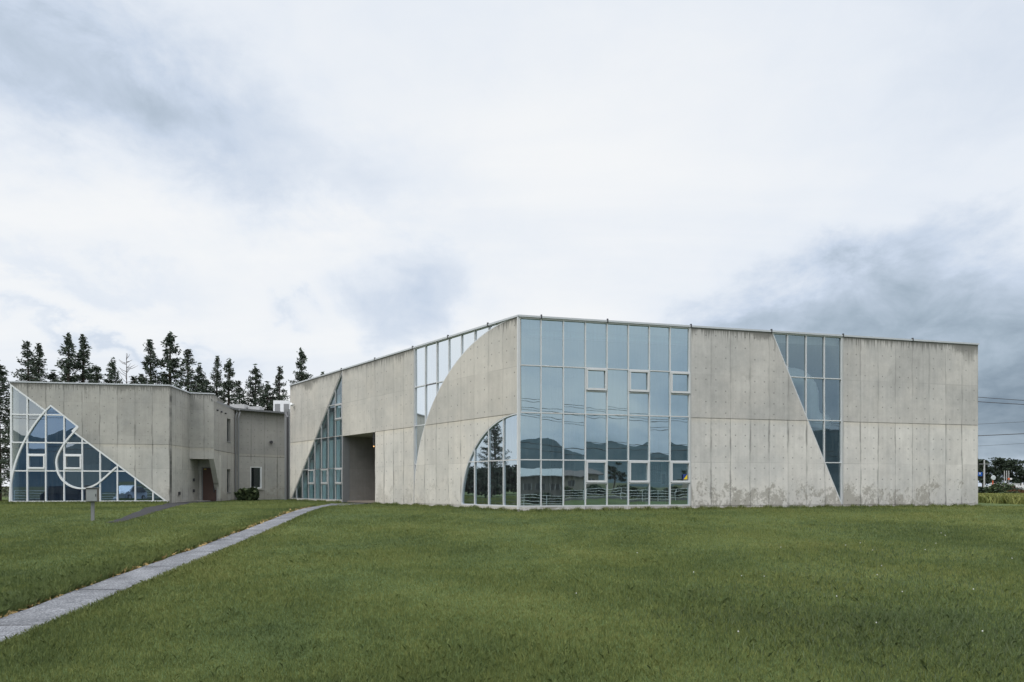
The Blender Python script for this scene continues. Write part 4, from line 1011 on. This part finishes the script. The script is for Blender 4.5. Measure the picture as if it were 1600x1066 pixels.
# ------------------------------------------------------------------ behind the photographer (seen mirrored in the glass)
mm_, t, out = mat('hazy_forested_hills')
o_ = t.new('ShaderNodeTexCoord').outputs['Object']
c = t.ramp(t.noise(o_, .006, 7, .65), [(.35, (.050, .072, .084)), (.6, (.070, .094, .106)), (.75, (.085, .105, .11))]); bsdf(t, out, c, 1, spec=0)  # distance haze is mixed into these blue-grey forest colours
def ridge(name, r, hmax, a0, a1, seed, n=160, back=700):
    g = random.Random(seed); V = []; ph = [g.random()*6.3 for _ in range(7)]
    for i in range(n+1):
        a_ = rad(a0+(a1-a0)*i/n); s = i/n
        h_ = hmax*(.74+.12*math.sin(s*9+ph[0])+.10*math.sin(s*23+ph[1])+.07*math.sin(s*51+ph[2])+.035*math.sin(s*117+ph[3])+.018*math.sin(s*240+ph[4]))
        env = min(1, s*9, (1-s)*9); h_ *= env
        for (dr, k) in ((0, 0), (.35, .45+.1*math.sin(s*40)), (.7, .8), (1, 1), (1.6, .5), (2.4, 0)):
            V.append((math.sin(a_)*(r+dr*back/2), math.cos(a_)*(r+dr*back/2), -2+h_*k*1.0))
    Fc = [(i*6+k, i*6+k+1, (i+1)*6+k+1, (i+1)*6+k) for i in range(n) for k in range(5)]
    o = raw(name, V, Fc, mm_); tag(o, kind='structure')
    for p in o.data.polygons: p.use_smooth = True
ridge('mountain', 1500, 190, 105, 205, 3); ridge('mountain', 1300, 190, 185, 262, 8); ridge('mountain', 1100, 55, 108, 260, 5, back=300)
# road, guard rail, parking area
tag(raw('road', [(-300, -20, gz(0)+.012), (300, -20, gz(0)+.012), (300, -13.5, gz(0)+.012), (-300, -13.5, gz(0)+.012)], [(0, 1, 2, 3)], am), kind='structure')
tag(raw('parking_lot', [(-60, -2, gz(0)+.02), (-23, -2, gz(0)+.02), (-23, 7, gz(0)+.09), (-60, 7, gz(0)+.09)], [(0, 1, 2, 3)], plain('parking_asphalt', (.07, .07, .075), .9, 0, .2, 3)), kind='structure')
fe = thing('rail_fence', 'white pipe rail fence along the road, mirrored in the glass', 'fence', (0, -12.5, gz(0)))
for z in (.3, .6, .9, 1.2):
    bm = bmesh.new(); tube(bm, [(x_, math.sin(x_*.3+z*2)*.015, z) for x_ in np.arange(-60, 60.1, 2)], .03, 6); obj('rail', bm, M['white'], fe)
for x_ in np.arange(-60, 60.1, 2.5):
    bm = bmesh.new(); tube(bm, [(x_, .05, 0), (x_, .05, 1.25)], .035, 6); obj('fence_post', bm, M['white'], fe)
cars = [(-29.5, 5.2, 'silver hatchback parked facing the annex, mirrored in its glass', silver, HATCH, 4.0, 1.5, rad(-75), (.30, .42, .80, .93)),
        (-36.5, 3.5, 'dark van parked left of the silver hatchback', navy, VAN, 4.3, 1.75, rad(10), (.1, .17, .9, .95)),
        (-43, 3.2, 'dark hatchback parked left of the dark van', navy, HATCH, 4.0, 1.5, rad(15), (.30, .42, .80, .93)),
        (-25.5, 1.5, 'silver van parked nearest the lawn edge', silver, VAN, 4.2, 1.75, rad(20), (.1, .17, .9, .95))]
for (x_, y_, lab, m_, pf, L, H, rz_, gzz_) in cars: car('parked_car', lab, 'car', (x_, y_, gz(y_)+.05), rz_, L, 1.65, H, pf, gzz_, m_, group='cars parked left of the lawn')
def house(label, loc, rz, w_, d_, h, rh, mw, mr, nwin):
    hs = thing('house', label, 'house', loc, rz)
    wl_ = bxo('wall', mw, hs, -w_/2, w_/2, -d_/2, d_/2, 0, h)
    bm = bmesh.new(); e = .6
    prof = [(-d_/2-e, h-.05), (0, h+rh), (d_/2+e, h-.05), (d_/2+e, h+.12), (0, h+rh+.2), (-d_/2-e, h+.12)]
    a = [bm.verts.new((-w_/2-e, y_, z)) for y_, z in prof]; b = [bm.verts.new((w_/2+e, y_, z)) for y_, z in prof]
    for i in range(6): j = (i+1) % 6; bm.faces.new([a[i], a[j], b[j], b[i]])
    bmesh.ops.triangulate(bm, faces=[bm.faces.new(a), bm.faces.new(b[::-1])]); obj('roof', bm, mr, hs)
    for k in range(nwin):
        x_ = -w_/2+w_*(k+.5)/nwin
        for s in (-1, 1):
            z0 = h*.45; bm = bmesh.new(); box(bm, x_-.8, x_+.8, s*(d_/2)-.03, s*(d_/2)+.03, z0, z0+1.1); wn_ = obj('window', bm, M['dark'], hs)
            bm = bmesh.new()
            for q in (-.84, 0, .84): box(bm, x_+q-.04, x_+q+.04, s*(d_/2)-.05, s*(d_/2)+.05, z0-.02, z0+1.12)
            obj('frame', bm, M['alu_grey'], wn_)
    for s in (-1, 1):
        bm = bmesh.new(); v = [bm.verts.new(p) for p in ((s*w_/2, -d_/2, h), (s*w_/2, d_/2, h), (s*w_/2, 0, h+rh))]; bm.faces.new(v); obj('gable', bm, mw, hs)
G0 = gz(-50)
beige = plain('beige_wall', (.30, .27, .23), .9); greyroof = plain('grey_roof', (.28, .31, .33), .6); tile = plain('dark_tile', (.09, .08, .08), .7)
house('large shed with a pale grey roof across the road, mirrored in the corner glass', (44, -66, G0), rad(30), 13, 9, 4.6, 1.7, plain('shed_wall', (.16, .15, .14), .9), plain('pale_roof', (.30, .33, .35), .6), 5)
house('beige house with a dark roof across the road, mirrored in the glass', (60, -76, G0), rad(-10), 9, 7, 3.6, 1.3, beige, tile, 2)
house('small pale house across the road beyond the guard rail', (104, -82, G0), rad(5), 8, 6, 3.4, 1.2, beige, greyroof, 2)
for i, (x_, lab) in enumerate(((-32, 'leftmost'), (-8, 'left middle'), (18.5, 'right middle'), (58, 'rightmost'))):
    p_ = thing('utility_pole', '%s utility pole along the road behind the rail fence' % lab, 'pole', (x_, -22, G0), 0, 'utility poles along the road')
    bm = bmesh.new(); tube(bm, [(0, 0, 0), (0, 0, 13)], [.19, .12], 10); obj('shaft', bm, M['alu_grey'], p_)
    bxo('crossarm', M['steel_grey'], p_, -.06, .06, -1, 1, 11.8, 11.95); bxo('crossarm', M['steel_grey'], p_, -.06, .06, -.8, .8, 10.6, 10.72)
for i, (yy, zz, lab) in enumerate(((-22.9, 12.0, 'highest roadside wire, on the far side'), (-21.1, 12.0, 'highest roadside wire, on the near side'), (-22, 11.1, 'second roadside wire, on the pole line'), (-21.3, 10.7, 'third roadside wire, on the near side'), (-22, 7.6, 'thick lower roadside wire'), (-22, 6.9, 'lowest of the roadside wires'))):
    bm = bmesh.new(); pts = []
    for a_, b_ in ((-90, -32), (-32, -8), (-8, 18.5), (18.5, 58), (58, 130)):
        for k in range(12): s = k/12; pts.append((a_+(b_-a_)*s, yy, zz+G0-.8*4*s*(1-s)))
    tube(bm, pts+[(130, yy, zz+G0)], .028 if i < 4 else .04, 5); tag(obj('power_line', bm, M['dark']), lab, 'wire', 'wires along the road')
for x_, y_, H_, k, lab in ((50, -92, 7, 0, 'leftmost'), (66, -96, 6, 1, 'second'), (82, -90, 7.5, 2, 'third'), (112, -95, 7, 0, 'rightmost')):
    o = thing('broadleaf_tree', 'dark tree beyond the houses across the road, %s in the mirror image' % lab, 'tree', (x_, y_, G0), x_, 'trees across the road')
    o.scale = (H_/10*1.3, H_/10*1.3, H_/10); add_mesh('trunk', BR[k][0], o); add_mesh('crown', BR[k][1], o)
for i, (xh, lab) in enumerate(((16, 'left'), (30, 'middle'), (44, 'right'))):
    g_ = np.random.default_rng(80+i); n = 2600
    q = np.stack([g_.uniform(-6, 6, n), g_.normal(0, .45, n), 1.15*np.sqrt(g_.uniform(.01, 1, n))], 1); q[:, 2] *= 1+.3*np.sin(q[:, 0]*1.7+i)
    o = thing('hedge', 'low hedge across the road behind the rail fence, %s one of three' % lab, 'hedge', (xh, -25.5, G0), 0, 'hedges across the road')
    add_mesh('foliage', quadmesh('foliage', leaves(q, .26, .2), M['shrub']), o)
    bm = bmesh.new(); tube(bm, [(0, 0, -.1), (.1, 0, .5), (.2, .1, 1)], [.05, .03, .01], 5); obj('stem', bm, M['bark'], o)
# vending machine inside, close behind the glass
vm = thing('vending_machine', 'white vending machine standing inside behind the glass corner', 'vending machine', (CX+rdir.x*5.85+rin.x*.45, CY+rdir.y*5.85+rin.y*.45, .13), TH)
bxo('cabinet', M['white'], vm, -.5, .5, 0, .7, 0, 1.83, bev=.02)
bm = bmesh.new()
for r_ in range(3):
    for k in range(8): tube(bm, [(-.42+k*.085, -.02, 1.02+r_*.24), (-.42+k*.085, -.02, 1.17+r_*.24)], .027, 6)
bxo('display_window', M['steel_grey'], vm, -.46, .24, -.012, 0, .98, 1.75); obj('sample_can', bm, plain('can_mix', (.4, .42, .42), .4, 0, .6, 20), vm)
bxo('coin_panel', M['dark'], vm, .3, .44, -.015, 0, .9, 1.3); bxo('pickup_slot', M['dark'], vm, -.4, .2, -.015, 0, .2, .42)

# ------------------------------------------------------------------ grass
gr, t, out = mat('grass_blades')
at = t.new('ShaderNodeAttribute', attribute_name='rnd').outputs['Fac']
gp = t.new('ShaderNodeNewGeometry').outputs['Position']
big_ = t.noise(gp, .22, 5, .6); mid_ = t.noise(gp, 1.6, 4, .6)
c = t.ramp(t.m('SUBTRACT', t.m('ADD', t.m('MULTIPLY', at, .26), t.m('ADD', t.m('MULTIPLY', big_, .72), t.m('MULTIPLY', mid_, .30))), .13),
           [(.22, (.062, .090, .036)), (.44, (.122, .160, .054)), (.58, (.188, .214, .066)), (.80, (.235, .23, .09))])
p = t.new('ShaderNodeBsdfPrincipled'); t.put(p.inputs['Base Color'], c); p.inputs['Roughness'].default_value = .6; p.inputs['Specular IOR Level'].default_value = .25
tl_ = t.new('ShaderNodeBsdfTranslucent'); t.put(tl_.inputs[0], c)
mx = t.new('ShaderNodeMixShader'); mx.inputs[0].default_value = .22; t.l.new(p.outputs[0], mx.inputs[1]); t.l.new(tl_.outputs[0], mx.inputs[2]); t.l.new(mx.outputs[0], out.inputs[0])
def blades(x, y, h, wdt, seed, bend=.5):
    g = np.random.default_rng(seed); n = len(x)
    z = np.interp(y, [p_[0] for p_ in HD], [p_[1] for p_ in HD]); z = EYE-z
    a_ = g.uniform(0, 6.283, n); ln = g.uniform(0, bend, n)*h; la_ = g.uniform(0, 6.283, n)
    s = np.stack([np.cos(a_), np.sin(a_), 0*a_], 1)*wdt[:, None]/2; b = np.stack([x, y, z-.005], 1)
    le = np.stack([np.cos(la_)*ln, np.sin(la_)*ln, 0*a_], 1); up_ = np.stack([0*h, 0*h, h], 1)
    mid = b+up_*.6+le*.35; top = b+up_*np.sqrt(np.maximum(.3, 1-(ln/h)**2*.6))[:, None]+le
    return np.stack([b-s, b+s, mid+s*.7, top, mid-s*.7], 1).reshape(-1, 3), g.uniform(0, 1, n)
def blade_mesh(name, P, r, m):
    n = len(P)//5; me = bpy.data.meshes.new(name); me.vertices.add(len(P)); me.vertices.foreach_set('co', P.astype(np.float32).ravel())
    me.loops.add(n*5); me.loops.foreach_set('vertex_index', np.arange(n*5, dtype=np.int32)); me.polygons.add(n); me.polygons.foreach_set('loop_start', np.arange(0, n*5, 5, dtype=np.int32))
    me.update(calc_edges=True); a_ = me.attributes.new('rnd', 'FLOAT', 'POINT'); a_.data.foreach_set('value', np.repeat(r, 5).astype(np.float32)); me.materials.append(m); return me
g = np.random.default_rng(5)
def off_building(x, y):
    rx, ry = x-CX, y-CY
    r_in = rx*rin.x+ry*rin.y; r_al = rx*rdir.x+ry*rdir.y; l_in = rx*lin.x+ry*lin.y; l_al = rx*ldir.x+ry*ldir.y
    inside = ((r_in > -.02) & (r_al > 0) & (r_al < LW+.02)) | ((l_in > -.02) & (l_al > 0) & (l_al < LW+.02)) | ((r_in > 0) & (l_in > 0))
    ax, ay = x-FL.x, y-FL.y; inside |= (ax*fin_.x+ay*fin_.y > -.02) & (ax > -.2) & (ax < FWd)
    return ~inside
def off_path(x, y):
    ok = (np.abs(x-(PA+PB_*y)) > PW/2+.02*np.sin(y*5)) | (y > 31)
    wkx = np.interp(y, [p_[1] for p_ in wk], [p_[0] for p_ in wk]); wlx = np.interp(y, [p_[1] for p_ in wl], [p_[0] for p_ in wl])
    return ok & ~((y > 19.2+.4*np.sin(x*9)) & (y < 39) & (x > wlx) & (x < wkx))
NB = 1200000
D_ = np.exp(g.uniform(math.log(4.2), math.log(41), NB)); D_ = D_[g.random(len(D_)) < np.minimum(1, 1.25-D_/60)]
x = g.uniform(-1.0, 1.0, len(D_))*(D_*.98+3.2)
k = off_building(x, D_) & off_path(x, D_); x, y = x[k], D_[k]
pn = np.sin(x*1.1+np.sin(y*.7)*2)*np.sin(y*.9+x*.3)
h_ = (.046+.016*pn)*g.uniform(.55, 1.35, len(x))*np.where(g.random(len(x)) < .03, 1.7, 1); wd_ = .0055*(np.maximum(y, 5)/6)**.85
P1, r1 = blades(x, y, h_, wd_, 6, .75)
tcx = g.uniform(-1, 1, 420); tcy = np.exp(g.uniform(math.log(4.6), math.log(22), 420)); tcx *= tcy*.95
xt = (tcx[:, None]+g.normal(0, .07, (420, 26))).ravel(); yt = (tcy[:, None]+g.normal(0, .07, (420, 26))).ravel()
k = off_path(xt, yt) & off_building(xt, yt); xt, yt = xt[k], yt[k]
P7, r7 = blades(xt, yt, .075*g.uniform(.5, 1.4, len(xt)), .006*(np.maximum(yt, 5)/6)**.8, 22, 1.0); r7 = r7*.6
# rough long grass along the left verge of the path and at wall feet
n2 = 34000; y2 = np.exp(g.uniform(math.log(4.5), math.log(28), n2)); off = g.exponential(.42, n2)
x2 = pathx(y2)-PW/2-.02-off; y2b = y2
hh2 = (.11*np.exp(-off*.8)+.05)*g.uniform(.5, 1.25, n2); hh2 *= np.where(y2 > 17, .55, 1.0)
P2, r2 = blades(x2, y2b, hh2, .008*(np.maximum(y2b, 5)/6)**.8, 8, 1.0); r2 *= .55
n2b = 9000; y3 = np.exp(g.uniform(math.log(4.5), math.log(28), n2b)); x3 = pathx(y3)+PW/2-.03+g.exponential(.12, n2b)
P2b, r2b = blades(x3, y3, .07*g.uniform(.5, 1.4, n2b), .007*(np.maximum(y3, 5)/6)**.8, 18, 1.0)
n3 = 16000; s3 = g.uniform(0, 1, n3); al = g.uniform(0, LW, n3); of = g.exponential(.13, n3)+.01
wr = g.random(n3) < .55
x4 = np.where(wr, CX+rdir.x*al-rin.x*of, CX+ldir.x*al-lin.x*of); y4 = np.where(wr, CY+rdir.y*al-rin.y*of, CY+ldir.y*al-lin.y*of)
k = off_path(x4, y4) & ~((~wr) & (al > CW*12) & (al < CW*16)); x4, y4 = x4[k], y4[k]; cl_ = .5+.5*np.sin(x4*3.1)*np.sin(x4*7.7+1)
P3, r3 = blades(x4, y4, (.07+.12*cl_)*g.uniform(.4, 1.2, len(x4)), np.full(len(x4), .016), 9, .8)
n5 = 9000; x5 = g.uniform(FL.x-5, FR_.x, n5); y5 = FL.y+(x5-FL.x)*fd.y/fd.x-.03-g.exponential(.3, n5); k = off_path(x5, y5); x5, y5 = x5[k], y5[k]
P5, r5 = blades(x5, y5, .13*g.uniform(.4, 1.3, len(x5)), np.full(len(x5), .02), 10, .8)
tag(add_mesh('grass', blade_mesh('grass', np.concatenate([P1, P2, P2b, P3, P5, P7]), np.concatenate([r1, r2, r2b, r3, r5, r7]), gr)), 'short mown green lawn grass around the buildings', None, None, 'stuff')
# coarse weedy patch, lower right
wm_, t, out = mat('coarse_weeds')
at = t.new('ShaderNodeAttribute', attribute_name='rnd').outputs['Fac']
c = t.ramp(at, [(.0, (.075, .108, .046)), (.5, (.105, .142, .062)), (1, (.15, .18, .10))])
p = t.new('ShaderNodeBsdfPrincipled'); t.put(p.inputs['Base Color'], c); p.inputs['Roughness'].default_value = .6; p.inputs['Specular IOR Level'].default_value = .25
tl_ = t.new('ShaderNodeBsdfTranslucent'); t.put(tl_.inputs[0], c); mx = t.new('ShaderNodeMixShader'); mx.inputs[0].default_value = .35; t.l.new(p.outputs[0], mx.inputs[1]); t.l.new(tl_.outputs[0], mx.inputs[2]); t.l.new(mx.outputs[0], out.inputs[0])
cl = []
for (cx_, cy_, sx, sy, n) in ((3.9, 6.3, 1.0, .9, 9000), (5.0, 7.1, .9, .8, 6500), (3.0, 7.4, .7, .35, 3500), (5.9, 9.6, 1.5, .9, 5000), (7.6, 12.5, 1.8, 1.0, 4000), (10.5, 17.5, 2.4, 1.2, 3500), (3.2, 8.9, .9, .5, 1500)):
    cl.append(np.stack([g.normal(cx_, sx, n), g.normal(cy_, sy, n)], 1))
cl = np.concatenate(cl); cl = cl[g.random(len(cl)) < .38]; cl = cl[(cl[:, 1] > 3.8) & (cl[:, 1] < 22)]
P6, r6 = blades(cl[:, 0], cl[:, 1], .075*g.uniform(.5, 1.4, len(cl)), .0085*(np.maximum(cl[:, 1], 5)/6)**.6, 12, .75)
tag(add_mesh('weed_patch', blade_mesh('weed_patch', P6, r6, wm_)), 'coarse weeds growing in the lawn at lower right', None, None, 'stuff')
# white clover heads and a few yellow leaves
fl = []; 
for (x_, y_) in [(g.normal(4.6, 1.6), abs(g.normal(4.4, 1.8))+4) for _ in range(14)]+[(q_*g.uniform(.42, .85), q_) for q_ in g.uniform(8, 16, 9)]+[(.9, 8.5)]:
    fl.append((x_, y_))
bm = bmesh.new()
for (x_, y_) in fl: bmesh.ops.create_icosphere(bm, subdivisions=1, radius=.008+.0002*y_, matrix=Matrix.Translation((x_, y_, gz(y_)+.075)))
tag(obj('clover_flowers', bm, plain('clover_white', (.50, .50, .47), .8)), 'white clover heads dotted over the lawn at right', None, None, 'stuff')
fl = [(pathx(y_)-PW/2-.03-abs(g.normal(0, .05)), y_, gz(y_)+.03) for y_ in g.uniform(5, 27, 500)]
q = np.array(fl); tag(add_mesh('dry_grass', quadmesh('dry_grass', leaves(q, .075, .8, 2.5), plain('straw', (.30, .21, .08), .8, 0, .3, 9))), 'dry straw coloured grass along the left edge of the path', None, None, 'stuff')
